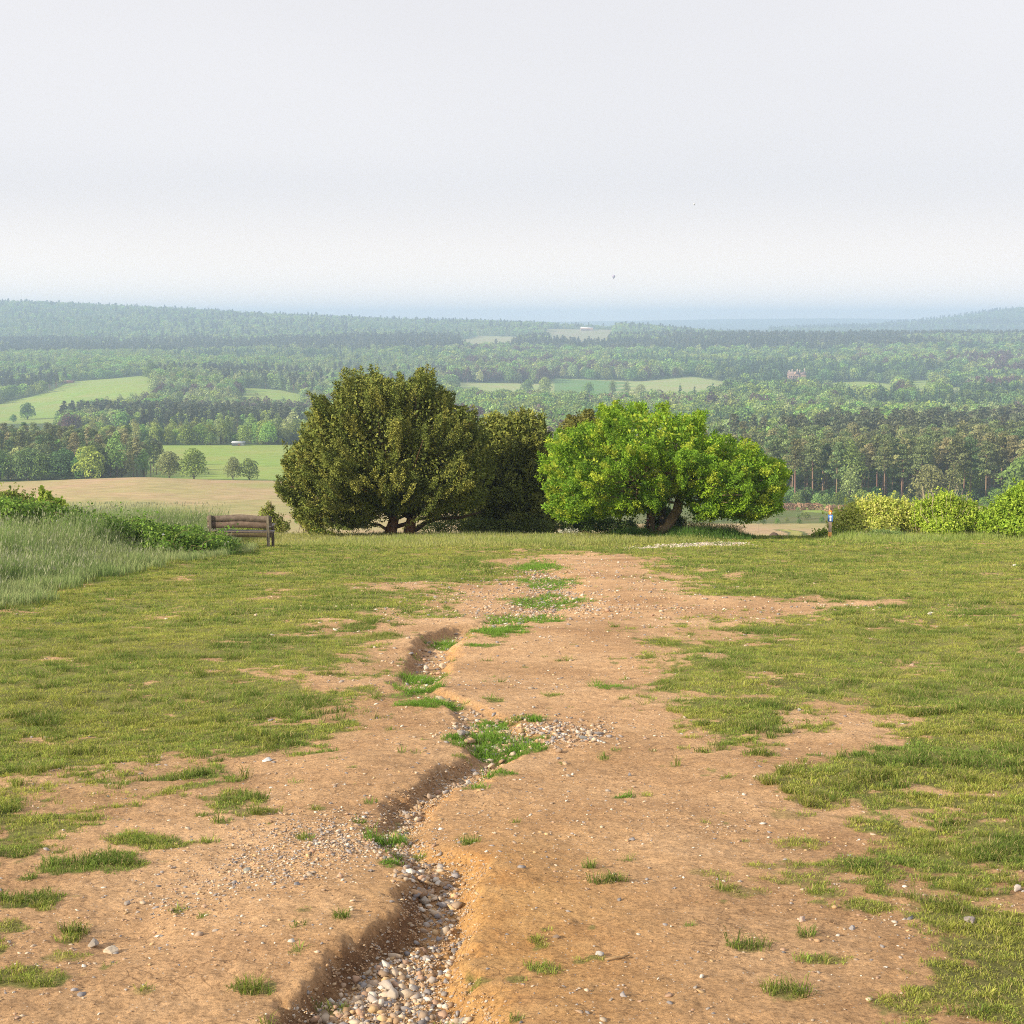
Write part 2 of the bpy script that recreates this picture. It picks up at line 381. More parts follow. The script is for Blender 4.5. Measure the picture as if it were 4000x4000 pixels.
# ------------------------------------------------------------------ materials
def newmat(name):
    m = bpy.data.materials.new(name); m.use_nodes = True; n = m.node_tree; n.nodes.clear()
    o = n.nodes.new('ShaderNodeOutputMaterial'); return m, n, o
def N(n, t, **kw):
    x = n.nodes.new(t)
    for k, v in kw.items():
        if k in x.inputs: x.inputs[k].default_value = v
        else: setattr(x, k, v)
    return x
def vcol_mat(name, rough=.8, transl=0.0, vary=0.0, bump=None, spec=.3, noise=None):
    m, n, o = newmat(name)
    a = N(n, 'ShaderNodeAttribute', attribute_name='Col'); col = a.outputs['Color']
    if vary:
        oi = N(n, 'ShaderNodeObjectInfo')
        h = N(n, 'ShaderNodeHueSaturation'); mr = N(n, 'ShaderNodeMapRange'); mr.inputs['To Min'].default_value = 1 - vary; mr.inputs['To Max'].default_value = 1 + vary
        n.links.new(oi.outputs['Random'], mr.inputs['Value']); n.links.new(mr.outputs['Result'], h.inputs['Value'])
        mt = N(n, 'ShaderNodeMath', operation='MULTIPLY'); mt.inputs[1].default_value = 7.13
        fr = N(n, 'ShaderNodeMath', operation='FRACT'); mr2 = N(n, 'ShaderNodeMapRange'); mr2.inputs['To Min'].default_value = .5 - .035; mr2.inputs['To Max'].default_value = .5 + .03
        n.links.new(oi.outputs['Random'], mt.inputs[0]); n.links.new(mt.outputs[0], fr.inputs[0]); n.links.new(fr.outputs[0], mr2.inputs['Value'])
        n.links.new(mr2.outputs['Result'], h.inputs['Hue']); n.links.new(col, h.inputs['Color']); col = h.outputs['Color']
    if noise:
        t = N(n, 'ShaderNodeTexNoise'); t.inputs['Scale'].default_value = noise[0]; t.inputs['Detail'].default_value = 6
        tco = N(n, 'ShaderNodeTexCoord'); n.links.new(tco.outputs['Object'], t.inputs['Vector'])
        mr = N(n, 'ShaderNodeMapRange'); mr.inputs['From Min'].default_value = .3; mr.inputs['From Max'].default_value = .7
        mr.inputs['To Min'].default_value = 1 - noise[1]; mr.inputs['To Max'].default_value = 1 + noise[1]
        mm = N(n, 'ShaderNodeVectorMath', operation='SCALE')
        n.links.new(t.outputs['Fac'], mr.inputs['Value']); n.links.new(mr.outputs['Result'], mm.inputs['Scale']); n.links.new(col, mm.inputs[0]); col = mm.outputs[0]
    b = N(n, 'ShaderNodeBsdfPrincipled'); b.inputs['Roughness'].default_value = rough; b.inputs['Specular IOR Level'].default_value = spec
    n.links.new(col, b.inputs['Base Color']); sh = b.outputs[0]
    if bump:
        t = N(n, 'ShaderNodeTexNoise'); t.inputs['Scale'].default_value = bump[0]; t.inputs['Detail'].default_value = 8
        tco = N(n, 'ShaderNodeTexCoord'); n.links.new(tco.outputs['Object'], t.inputs['Vector'])
        bp = N(n, 'ShaderNodeBump'); bp.inputs['Strength'].default_value = bump[1]; bp.inputs['Distance'].default_value = bump[2]
        n.links.new(t.outputs['Fac'], bp.inputs['Height']); n.links.new(bp.outputs[0], b.inputs['Normal'])
    if transl:
        tr = N(n, 'ShaderNodeBsdfTranslucent'); n.links.new(col, tr.inputs['Color'])
        ms = N(n, 'ShaderNodeMixShader'); ms.inputs[0].default_value = transl
        n.links.new(sh, ms.inputs[1]); n.links.new(tr.outputs[0], ms.inputs[2]); sh = ms.outputs[0]
    n.links.new(sh, o.inputs['Surface'])
    return m
M = dict(
 leaf=vcol_mat('leaf', .75, .42, 0, spec=.15), needle=vcol_mat('needle', .8, .08, 0, spec=.12), treeleaf=vcol_mat('tree_leaf', .85, .3, .28, spec=.1),
 bark=vcol_mat('bark', .9, 0, 0, (9, .9, .05), .15, (6, .35)), farbark=vcol_mat('far_bark', .9, 0, .15, spec=.1), grass=vcol_mat('grass', .8, .42, 0, spec=.15),
 stone=vcol_mat('stone', .75, 0, 0, (30, .5, .01), .3, (25, .18)), wood=vcol_mat('wood', .85, 0, 0, (40, .5, .01), .2, (12, .3)), paint=vcol_mat('paint', .5), wall=vcol_mat('wall', .85, 0, 0, None, .2, (.6, .12)))

def ground_mat():
    m, n, o = newmat('ground_soil')
    tc = N(n, 'ShaderNodeTexCoord'); ga = N(n, 'ShaderNodeAttribute', attribute_name='cover'); da = N(n, 'ShaderNodeAttribute', attribute_name='bank_shade'); ya = N(n, 'ShaderNodeAttribute', attribute_name='clay')
    def noise(s, d=6, r=.6):
        t = N(n, 'ShaderNodeTexNoise'); t.inputs['Scale'].default_value = s; t.inputs['Detail'].default_value = d; t.inputs['Roughness'].default_value = r
        n.links.new(tc.outputs['Object'], t.inputs['Vector']); return t
    def ramp(src, stops):
        r = N(n, 'ShaderNodeValToRGB'); e = r.color_ramp.elements
        while len(e) < len(stops): e.new(.5)
        for i, (p, c) in enumerate(stops): e[i].position = p; e[i].color = (*c, 1)
        n.links.new(src, r.inputs['Fac']); return r.outputs['Color']
    def mix(f, a, b, mode='MIX'):
        x = N(n, 'ShaderNodeMix', data_type='RGBA', blend_type=mode)
        if isinstance(f, float): x.inputs['Factor'].default_value = f
        else: n.links.new(f, x.inputs['Factor'])
        for s, v in (('A', a), ('B', b)):
            if isinstance(v, tuple): x.inputs[s].default_value = (*v, 1)
            else: n.links.new(v, x.inputs[s])
        return x.outputs['Result']
    soil = ramp(noise(.9, 8, .65).outputs['Fac'], [(.3, (.44, .265, .14)), (.5, (.565, .36, .195)), (.72, (.66, .44, .255))])
    fine = ramp(noise(55, 5, .7).outputs['Fac'], [(.30, (.50, .47, .45)), (.5, (1, 1, 1)), (.68, (1.28, 1.26, 1.22))])
    soil = mix(1.0, soil, fine, 'MULTIPLY')
    mid = ramp(noise(9, 6, .7).outputs['Fac'], [(.3, (.74, .72, .70)), (.6, (1.08, 1.07, 1.06))])
    soil = mix(1.0, soil, mid, 'MULTIPLY')
    big = ramp(noise(.55, 5, .6).outputs['Fac'], [(.32, (.80, .77, .74)), (.5, (1, 1, 1)), (.68, (1.12, 1.13, 1.15))])
    soil = mix(1.0, soil, big, 'MULTIPLY')
    clay = ramp(noise(5, 5).outputs['Fac'], [(.3, (.44, .23, .085)), (.7, (.60, .36, .15))])
    clay = mix(1.0, clay, fine, 'MULTIPLY')
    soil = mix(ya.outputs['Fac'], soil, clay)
    # shade of the gully's cut bank painted into the soil colour, broken by noise
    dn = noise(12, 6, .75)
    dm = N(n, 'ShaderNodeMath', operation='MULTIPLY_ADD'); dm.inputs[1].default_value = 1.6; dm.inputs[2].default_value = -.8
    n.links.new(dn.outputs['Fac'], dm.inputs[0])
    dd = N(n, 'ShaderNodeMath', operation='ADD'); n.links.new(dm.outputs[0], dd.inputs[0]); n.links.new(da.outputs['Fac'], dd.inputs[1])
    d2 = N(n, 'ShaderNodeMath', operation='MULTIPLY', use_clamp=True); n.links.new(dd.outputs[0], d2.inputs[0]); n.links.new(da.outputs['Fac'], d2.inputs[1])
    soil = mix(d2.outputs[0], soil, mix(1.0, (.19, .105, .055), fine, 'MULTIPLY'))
    # pale grit embedded in the soil
    vo = N(n, 'ShaderNodeTexVoronoi'); vo.inputs['Scale'].default_value = 45; n.links.new(tc.outputs['Object'], vo.inputs['Vector'])
    cut = N(n, 'ShaderNodeMath', operation='LESS_THAN'); cut.inputs[1].default_value = .16; n.links.new(vo.outputs['Distance'], cut.inputs[0])
    sep = N(n, 'ShaderNodeSeparateColor'); n.links.new(vo.outputs['Color'], sep.inputs[0])
    sel = N(n, 'ShaderNodeMath', operation='GREATER_THAN'); sel.inputs[1].default_value = .72; n.links.new(sep.outputs[0], sel.inputs[0])
    pm = N(n, 'ShaderNodeMath', operation='MULTIPLY'); n.links.new(cut.outputs[0], pm.inputs[0]); n.links.new(sel.outputs[0], pm.inputs[1])
    soil = mix(pm.outputs[0], soil, ramp(sep.outputs[1], [(.0, (.30, .27, .25)), (.45, (.62, .5, .38)), (1, (.72, .66, .58))]))
    dv = N(n, 'ShaderNodeVectorMath', operation='MULTIPLY_ADD'); wn = noise(6, 4); n.links.new(wn.outputs['Color'], dv.inputs[0]); dv.inputs[1].default_value = (.12, .12, .12); n.links.new(tc.outputs['Object'], dv.inputs[2])
    ck = N(n, 'ShaderNodeTexVoronoi', feature='DISTANCE_TO_EDGE'); ck.inputs['Scale'].default_value = 8.5; n.links.new(dv.outputs[0], ck.inputs['Vector'])
    cl = N(n, 'ShaderNodeMath', operation='LESS_THAN'); cl.inputs[1].default_value = .022; n.links.new(ck.outputs['Distance'], cl.inputs[0])
    cm_ = N(n, 'ShaderNodeMath', operation='GREATER_THAN'); cm_.inputs[1].default_value = .55; cn = noise(1.7, 5, .7); n.links.new(cn.outputs['Fac'], cm_.inputs[0])
    cc_ = N(n, 'ShaderNodeMath', operation='MULTIPLY'); n.links.new(cl.outputs[0], cc_.inputs[0]); n.links.new(cm_.outputs[0], cc_.inputs[1])
    c2_ = N(n, 'ShaderNodeMath', operation='MULTIPLY'); c2_.inputs[1].default_value = .45; n.links.new(cc_.outputs[0], c2_.inputs[0])
    soil = mix(c2_.outputs[0], soil, (.14, .08, .045))
    turf = ramp(noise(1.2, 6, .7).outputs['Fac'], [(.3, (.13, .125, .045)), (.5, (.20, .20, .06)), (.7, (.31, .27, .10))])
    turf = mix(1.0, turf, fine, 'MULTIPLY')
    c = mix(ga.outputs['Fac'], soil, turf)
    b = N(n, 'ShaderNodeBsdfPrincipled'); b.inputs['Roughness'].default_value = .92; b.inputs['Specular IOR Level'].default_value = .15
    n.links.new(c, b.inputs['Base Color'])
    bn = noise(38, 8, .75); bp = N(n, 'ShaderNodeBump'); bp.inputs['Strength'].default_value = 1.0; bp.inputs['Distance'].default_value = .02
    n.links.new(bn.outputs['Fac'], bp.inputs['Height']); n.links.new(bp.outputs[0], b.inputs['Normal'])
    n.links.new(b.outputs[0], o.inputs['Surface']); return m

# ------------------------------------------------------------------ near ground sheet
nu, nv = 860, 980
dd = 2.2 * (56 / 2.2) ** (np.linspace(0, 1, nv) ** .92)
ss = np.linspace(-.52, .52, nu)
Dg, Sg = np.meshgrid(dd, ss, indexing='ij')
Xg = (Sg * (Dg + 2.5)).ravel(); Yg = Dg.ravel()
gz = ground_z(Xg, Yg)
gm, gl = grass_mask(Xg, Yg)
gg, gd, ghw, ge = gully(Xg, Yg)
Zs = gz.reshape(nv, nu); dzdx = np.gradient(Zs, axis=1) / np.gradient(Xg.reshape(nv, nu), axis=1)
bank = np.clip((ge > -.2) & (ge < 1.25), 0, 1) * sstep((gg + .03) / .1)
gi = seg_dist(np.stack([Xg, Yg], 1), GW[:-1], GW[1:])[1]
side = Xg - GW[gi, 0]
bank_shade = bank * np.clip(-dzdx.ravel() * 3.2, 0, 1) * (side < .1)  # painted shade: darkens left bank slopes that face away from the sun
bank_shade = bank_shade.reshape(nv, nu)
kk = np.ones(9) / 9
bank_shade = np.apply_along_axis(lambda r: np.convolve(r, kk, 'same'), 1, bank_shade)
bank_shade = np.apply_along_axis(lambda r: np.convolve(r, kk, 'same'), 0, bank_shade)
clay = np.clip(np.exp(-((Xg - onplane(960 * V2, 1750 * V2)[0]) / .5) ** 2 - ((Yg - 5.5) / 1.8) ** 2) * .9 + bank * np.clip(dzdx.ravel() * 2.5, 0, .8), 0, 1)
i, j = np.meshgrid(np.arange(nv - 1), np.arange(nu - 1), indexing='ij'); i = i.ravel(); j = j.ravel()
q = np.stack([i * nu + j, i * nu + j + 1, (i + 1) * nu + j + 1, (i + 1) * nu + j], 1)
me = mesh_np('ground', np.stack([Xg, Yg, gz], 1), q, None, True, dict(cover=gm, bank_shade=np.clip(bank_shade.ravel() * 1.3, 0, 1), clay=clay))
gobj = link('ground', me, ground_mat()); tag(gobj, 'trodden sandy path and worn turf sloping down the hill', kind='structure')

# ------------------------------------------------------------------ valley terrain
def terrain_mat():
    m, n, o = newmat('fields')
    a = N(n, 'ShaderNodeAttribute', attribute_name='Col'); tc = N(n, 'ShaderNodeTexCoord')
    t = N(n, 'ShaderNodeTexNoise'); t.inputs['Scale'].default_value = .03; t.inputs['Detail'].default_value = 10; t.inputs['Roughness'].default_value = .65
    t2 = N(n, 'ShaderNodeTexNoise'); t2.inputs['Scale'].default_value = .5; t2.inputs['Detail'].default_value = 6; t2.inputs['Roughness'].default_value = .7
    mpn = N(n, 'ShaderNodeMapping'); mpn.inputs['Scale'].default_value = (.35, 1, 1)
    n.links.new(tc.outputs['Object'], t.inputs['Vector']); n.links.new(tc.outputs['Object'], mpn.inputs['Vector']); n.links.new(mpn.outputs[0], t2.inputs['Vector'])
    r = N(n, 'ShaderNodeValToRGB'); e = r.color_ramp.elements; e[0].position = .35; e[0].color = (1.04, .97, .98, 1); e[1].position = .62; e[1].color = (.82, 1.02, .68, 1)
    n.links.new(t.outputs['Fac'], r.inputs['Fac'])
    mr = N(n, 'ShaderNodeMapRange'); mr.inputs['From Min'].default_value = .3; mr.inputs['From Max'].default_value = .7; mr.inputs['To Min'].default_value = .72; mr.inputs['To Max'].default_value = 1.22
    n.links.new(t2.outputs['Fac'], mr.inputs['Value'])
    x = N(n, 'ShaderNodeMix', data_type='RGBA', blend_type='MULTIPLY'); x.inputs['Factor'].default_value = 1
    n.links.new(a.outputs['Color'], x.inputs['A']); n.links.new(r.outputs['Color'], x.inputs['B'])
    s = N(n, 'ShaderNodeVectorMath', operation='SCALE'); n.links.new(x.outputs['Result'], s.inputs[0]); n.links.new(mr.outputs['Result'], s.inputs['Scale'])
    b = N(n, 'ShaderNodeBsdfPrincipled'); b.inputs['Roughness'].default_value = .95; b.inputs['Specular IOR Level'].default_value = .1
    n.links.new(s.outputs[0], b.inputs['Base Color']); n.links.new(b.outputs[0], o.inputs['Surface']); return m
nu2, nv2 = 700, 760
d2 = np.concatenate([np.linspace(53, 300, 60, endpoint=False), 300 * (1900 / 300) ** np.linspace(0, 1, 480, endpoint=False), 1900 * (11400 / 1900) ** np.linspace(0, 1, 220)])
s2 = np.linspace(-.7, .7, nu2)
D2, S2 = np.meshgrid(d2, s2, indexing='ij'); X2 = (S2 * D2).ravel(); Y2 = D2.ravel(); Z2 = terrain_z(X2, Y2)
Z2 = np.where(Y2 < 56, Z2 - .10, Z2)
fid = field_of(X2, Y2, Z2, True)
tcol = np.empty((len(X2), 3)); tcol[:] = WOODF
tcol[(Y2 < 200)] = (.15, .19, .055)
tcol[(Y2 > 340) & (Y2 < 425)] = ROUGH
tcol[(Y2 > 5300)] = (.09, .11, .06)
for k_, f_ in enumerate(FIELDS): tcol[fid == k_] = f_[3]
gmix = sstep(fbm(X2 / 60, Y2 / 35, 77, 4) * 1.5 + .35)[:, None]
istan = np.isin(fid, [0, 1, 2])[:, None]
tcol = np.where(istan, tcol * (1 - .55 * gmix) + np.array([.33, .31, .12]) * .55 * gmix, tcol)
# wheel track curving through the field on the right
Xp, Yp = proj(np.stack([X2, Y2, Z2], 1))
trk = onplane  # plan positions of the track come from the valley floor itself
def on_terrain(X, Y, d0=300, d1=4000):
    ds = np.exp(np.linspace(math.log(d0), math.log(d1), 4000)); x, y, z = ray(X, Y)
    zz = terrain_z(x / y * ds, ds); k = np.argmax(zz > z / y * ds)
    return np.array([x / y * ds[k], ds[k], zz[k]])
TR = np.array([on_terrain(a, b)[:2] for a, b in ((3060, 2070), (3100, 2076), (3114, 2084), (3116, 2092), (3110, 2100), (3098, 2106))])
dT, _, _ = seg_dist(np.stack([X2, Y2], 1), TR[:-1], TR[1:])
tcol[dT < 1.5] = (.36, .34, .10); tcol[(np.abs(dT - 1.7) < .45)] = (.12, .14, .05)
i, j = np.meshgrid(np.arange(nv2 - 1), np.arange(nu2 - 1), indexing='ij'); i = i.ravel(); j = j.ravel()
q = np.stack([i * nu2 + j, i * nu2 + j + 1, (i + 1) * nu2 + j + 1, (i + 1) * nu2 + j], 1)
tobj = link('terrain', mesh_np('terrain', np.stack([X2, Y2, Z2], 1), q, tcol, True), terrain_mat())
tag(tobj, 'valley floor of tan and green fields rising to a far wooded ridge', kind='structure')

# ------------------------------------------------------------------ haze: a closed box of even pale air
m, n, o = newmat('haze_air'); pv = N(n, 'ShaderNodeVolumePrincipled')
pv.inputs["Density"].default_value = .00023; pv.inputs["Color"].default_value = (.54, .72, 1.0, 1); pv.inputs['Anisotropy'].default_value = .0
n.links.new(pv.outputs[0], o.inputs['Volume'])
zt = float(max(Z2.max() + 22, 30)); zb = float(Z2.min() - 1.5)
hb = MB(); box(hb, (0, 5690, (zt + zb) / 2), (8300, 5790, (zt - zb) / 2))
hz = hb.build('haze', m); tag(hz, 'pale blue morning haze filling the valley', kind='stuff')

#@@TREES-BEGIN
# ------------------------------------------------------------------ foliage builders
def unit(v): return v / (np.linalg.norm(v, axis=-1, keepdims=True) + 1e-9)
def leaves(p, a, b, ll, ww, col, fold=0.0):
    """rhombic leaf faces: centre p, long axis a, cross axis b"""
    n = len(p); col = np.broadcast_to(np.asarray(col, float), (n, 3)); ll = np.broadcast_to(ll, n)[:, None]; ww = np.broadcast_to(ww, n)[:, None]
    V = np.empty((n, 4, 3)); V[:, 0] = p - a * ll / 2; V[:, 2] = p + a * ll / 2
    V[:, 1] = p + b * ww / 2 - a * ll * .08; V[:, 3] = p - b * ww / 2 - a * ll * .08
    if fold:
        nn = np.cross(a, b); V[:, 0] += nn * ll * fold; V[:, 2] += nn * ll * fold * .5
    f = np.arange(4 * n).reshape(n, 4)
    return V.reshape(-1, 3), f, np.repeat(np.clip(col, 0, 1), 4, 0)
def rdir(n, r=None): return unit((r or rng).normal(0, 1, (n, 3)))
def frame(nrm, tilt=.5):
    """leaf axes lying roughly in the plane facing nrm"""
    n = len(nrm); nn = unit(nrm + tilt * rng.normal(0, 1, (n, 3)))
    a = unit(np.cross(nn, rng.normal(0, 1, (n, 3)))); b = np.cross(nn, a); return a, b
def lobes_crown(mb, lobes, nleaf, size, base, lv=.18, jit=.12, tilt=.6, under=-.6, asp=.75, cv=.16, gain=1.5):
    """lobes: rows cx cy cz rx ry rz ; leaf faces spread over and a little inside each lobe"""
    lobes = np.asarray(lobes, float); area = (lobes[:, 3] * lobes[:, 4]) ** .5 * (lobes[:, 5] + lobes[:, 3]); pr = area / area.sum()
    k = rng.choice(len(lobes), nleaf, p=pr); Lb = lobes[k]; d = rdir(nleaf); d[:, 2] = np.where(d[:, 2] < under, -d[:, 2], d[:, 2])
    r = 1 - np.abs(rng.normal(0, jit, nleaf)) + .1 * fbm(d[:, 0] * 2.3 + k * 3.1, d[:, 1] * 2.3 + d[:, 2] * 3, 3, 2)
    p = Lb[:, :3] + d * Lb[:, 3:] * r[:, None]
    nrm = unit(d / Lb[:, 3:]); a, b = frame(nrm, tilt)
    lf = (1 + lv * rng.normal(0, 1, len(lobes)))[k]
    c = np.asarray(base) * gain * (lf * (1 + cv * rng.normal(0, 1, nleaf)))[:, None]
    s = size * rng.uniform(.65, 1.35, nleaf)
    mb.add(*[(x if i != 1 else [x]) for i, x in enumerate(leaves(p, a, b, s, s * asp, c, .08))])
def broadleaf(h, wd, nleaf, size, base, seed, trunk=.22, bark=(.10, .085, .06), spread=1.0, nl=None):
    global rng; old = rng; rng = np.random.default_rng(seed)
    th = h * trunk; nl = nl or int(rng.integers(11, 16)); lb = []
    for i in range(nl):
        f = (i + .5) / nl; z = th + (h - th) * (.12 + .68 * f); prof = math.sin(math.pi * min(1, (.27 + .63 * f))) ** .7
        rr = wd / 2 * prof * .62 * (rng.uniform(.5, 1.0) if i < nl - 1 else .1); an = i * 2.4 + rng.uniform(-.4, .4)
        s = wd * rng.uniform(.20, .28)
        lb.append([rr * math.cos(an), rr * math.sin(an), z, s, s, s * rng.uniform(.7, .95)])
    lb.append([0, 0, th + (h - th) * .45, wd * .26, wd * .26, (h - th) * .3]); lb.append([rng.uniform(-.1, .1) * wd, 0, h - wd * .17, wd * .17, wd * .17, wd * .17])
    cm = MB(); lobes_crown(cm, lb, nleaf, size, base, .16)
    tm = MB(); r0 = max(.05, h * .022)
    tube(tm, [(0, 0, -.6), (0, 0, .1), (.03 * wd, 0, th), (0, .02 * wd, h * .6)], [r0 * 1.5, r0 * 1.15, r0 * .85, r0 * .3], 6, bark)
    for l in lb[:6]:
        tube(tm, [(0, 0, th * .9), (l[0] * .5, l[1] * .5, (th + l[2]) / 2 + .1), (l[0], l[1], l[2])], [r0 * .5, r0 * .3, r0 * .1], 4, bark)
    rng = old; return cm, tm
def pine(h, nleaf, size, base, seed, bark=(.23, .155, .11), bare=.5):
    global rng; old = rng; rng = np.random.default_rng(seed)
    cm = MB(); tm = MB(); lean = rng.uniform(-.03, .03, 2) * h; r0 = h * .012; lb = []
    zt0 = h * bare; nb = 15
    for i in range(nb):
        f = i / (nb - 1); z = zt0 + (h - zt0) * (.05 + .9 * f); ex = h * .13 * (1 - f * .72) * rng.uniform(.55, 1.15); an = i * 2.4 + rng.uniform(-.5, .5)
        x, y = ex * math.cos(an), ex * math.sin(an); s = h * .072 * rng.uniform(.8, 1.3) * (1 - .25 * f)
        lb.append([x + lean[0] * f, y + lean[1] * f, z, s * 1.25, s * 1.25, s * .55])
        tube(tm, [(lean[0] * z / h, lean[1] * z / h, z - h * .03), (x * .6, y * .6, z - h * .01), (x, y, z)], [r0 * .4, r0 * .3, r0 * .12], 4, bark)
    lobes_crown(cm, lb, nleaf, size, base, .2, .2, .7, -.8, .55)
    tube(tm, [(0, 0, -.8), (0, 0, h * .02), (lean[0] * .4, lean[1] * .4, h * .4), (lean[0], lean[1], h * .96)], [r0 * 1.5, r0 * 1.2, r0, r0 * .25], 6, bark)
    rng = old; return cm, tm
def spire(h, nleaf, size, base, seed, wf=.17):
    global rng; old = rng; rng = np.random.default_rng(seed); cm = MB(); tm = MB(); nb = 18; lb = []
    for i in range(nb):
        f = i / (nb - 1); z = h * (.12 + .82 * f); rr = h * wf * (1 - f) ** .9 * rng.uniform(.7, 1.1) + .05; an = i * 2.4
        lb.append([rr * .55 * math.cos(an), rr * .55 * math.sin(an), z - rr * .15, rr * .7 + .1, rr * .7 + .1, h * .045])
    lobes_crown(cm, lb, nleaf, size, base, .14, .2, .6, -.7, .5)
    tube(tm, [(0, 0, -.6), (0, 0, h * .5), (0, 0, h * .95)], [h * .014, h * .01, .02], 5, (.11, .09, .07))
    rng = old; return cm, tm

OAKC = (.15, .225, .05); PINC = (.14, .18, .066); DARKC = (.05, .08, .034); LARC = (.13, .185, .06); OLIV = (.12, .145, .06)
lib = {}
def mk(key, pair, sep=True):
    cm, tm = pair
    lib[key] = (cm.mesh('crown_' + key), tm.mesh('trunk_' + key))
    lib[key][0].materials.append(M['treeleaf']); lib[key][1].materials.append(M['farbark'])
for i in range(4): mk('pine%d' % i, pine(17, 1500, .60, [PINC, (.17, .195, .08), (.11, .155, .06), (.20, .20, .09)][i], 100 + i, bare=[.48, .55, .42, .6][i]))
for i in range(5): mk('oak%d' % i, broadleaf(12, 12.5, 2400, .70, [OAKC, (.19, .27, .055), (.115, .185, .045), (.17, .195, .075), (.085, .14, .045)][i], 200 + i, trunk=[.05, .06, .04, .06, .03][i]))
for i in range(3): mk('tall%d' % i, broadleaf(15, 8, 1500, .58, [(.18, .24, .065), (.14, .20, .055), (.20, .24, .09)][i], 230 + i, trunk=.16))
for i in range(2): mk('fir%d' % i, spire(16, 1200, .62, [(.055, .095, .04), LARC][i], 260 + i))
for i in range(3): mk('shrub%d' % i, broadleaf(4.5, 6.0, 900, .42, [(.08, .14, .045), (.12, .20, .045), (.15, .20, .06)][i], 280 + i, trunk=.02, nl=9))

def plant(name, key, x, y, sc_, label, cat, group=None, parts=True, sx=1.0, z=None):
    z = float(terrain_z(x, y)[0]) if z is None else z
    r = empty(name, (x, y, z), rng.uniform(0, 6.28)); r.scale = (sc_ * sx, sc_ * sx, sc_)
    tag(r, label, cat, group)
    c = bpy.data.objects.new('crown', lib[key][0]); C.objects.link(c); c.parent = r
    t = bpy.data.objects.new('trunk', lib[key][1]); C.objects.link(t); t.parent = r
    return r
def scatter(poly, spacing, jit=.42):
    """jittered grid over a plan polygon given as (photo column, distance)"""
    pl = np.array([[(X - 2000) / F * d, d] for X, d in poly]); lo = pl.min(0); hi = pl.max(0)
    gx, gy = np.meshgrid(np.arange(lo[0], hi[0], spacing), np.arange(lo[1], hi[1], spacing)); p = np.stack([gx.ravel(), gy.ravel()], 1)
    p += rng.uniform(-jit, jit, p.shape) * spacing
    pd = np.array([[(X - 2000) / F, math.log(d)] for X, d in poly])
    return p[inpoly(np.stack([p[:, 0] / p[:, 1], np.log(p[:, 1])], 1), pd)]
def notfield(p, h=13):
    """keep a tree only if it stands off the fields and does not screen an open one right behind it"""
    z = terrain_z(p[:, 0], p[:, 1]); ok = field_of(p[:, 0], p[:, 1], z) < 0
    ok &= ~((np.abs(p[:, 0] / p[:, 1] - 1105 / F) < .0068) & (p[:, 1] > 1590) & (p[:, 1] < 1775))   # clearing round the manor house
    for f in (.25, .55, .85, 1.0):
        X, Y = proj(np.stack([p[:, 0], p[:, 1], z + h * f], -1)); q = np.stack([X, Y], 1)
        for poly, d0, d1, c in FIELDS[6:]: ok &= ~(inpoly(q, poly) & (p[:, 1] < d1) & (p[:, 1] > 650))
    return ok

# ---- right-hand pine wood, front edge at about 420 m
pw = scatter([(2780, 470), (3000, 436), (3100, 424), (3400, 420), (3700, 428), (4000, 420), (4600, 430), (4600, 860), (3950, 850), (3500, 800), (3150, 780), (2950, 700), (2780, 620)], 7.0)
pw = pw[np.argsort(pw[:, 1])]
inview = np.abs(pw[:, 0] / pw[:, 1]) < .36
npi = 0; nbr = 0; rest = []
for (x, y) in pw:
    f = abs(x / y) < .352; X = 2000 + F * x / y
    leftpart = X < 3230 and y > 460
    r_ = rng.random()
    br = r_ < (.62 if leftpart else .10) or (y > 720 and r_ < .5)
    if not f: rest.append((x, y, br)); continue
    if br and nbr < 90:
        nbr += 1; k = rng.choice(['oak0', 'oak1', 'tall0', 'tall1', 'oak2']) if rng.random() < .8 else 'fir1'
        plant('broadleaf_tree', k, x, y, rng.uniform(1.0, 1.3) * (1 if 'oak' in k else .95), 'rounded leafy tree growing among the pines of the wood on the right', 'tree', 'leafy trees in the pine wood on the right')
    elif not br and npi < 280:
        npi += 1; k = 'pine%d' % rng.integers(0, 4)
        plant('pine_tree', k, x, y, rng.uniform(.86, 1.15) * (1 + .10 * np.clip((X - 3400) / 600, 0, 1)), 'tall pine with bare reddish trunk in the dense wood on the right', 'tree', 'pines of the wood on the right')
    else: rest.append((x, y, br))
PINEREST = rest
# understorey shrubs along the wood's foot
for i, X in enumerate(np.linspace(3050, 4150, 26)):
    d = 414 + rng.uniform(-4, 6); x = (X - 2000) / F * d + rng.uniform(-1.5, 1.5)
    if abs(x / d) > .36: continue
    plant('shrub', 'shrub%d' % rng.integers(0, 3), x, d, rng.uniform(.6, 1.15), 'dark green bush at the foot of the pine wood on the right', 'shrub', 'bushes along the foot of the right-hand pine wood')
for i, X in enumerate(np.linspace(2700, 4300, 60)):
    d = 424 + 26 * rng.random(); x = (X - 2000) / F * d
    if abs(x / d) > .352: continue
    plant('shrub', 'shrub0', x, d, rng.uniform(.7, 1.1), 'dark green bush at the foot of the pine wood on the right', 'shrub', 'bushes along the foot of the right-hand pine wood')
x, y, z = P(3945, 1610, 780); plant('pine_tree', 'oak4', x, 700, 1.75, 'large dark evergreen standing above the far edge of the right-hand wood', 'tree', sx=.8)
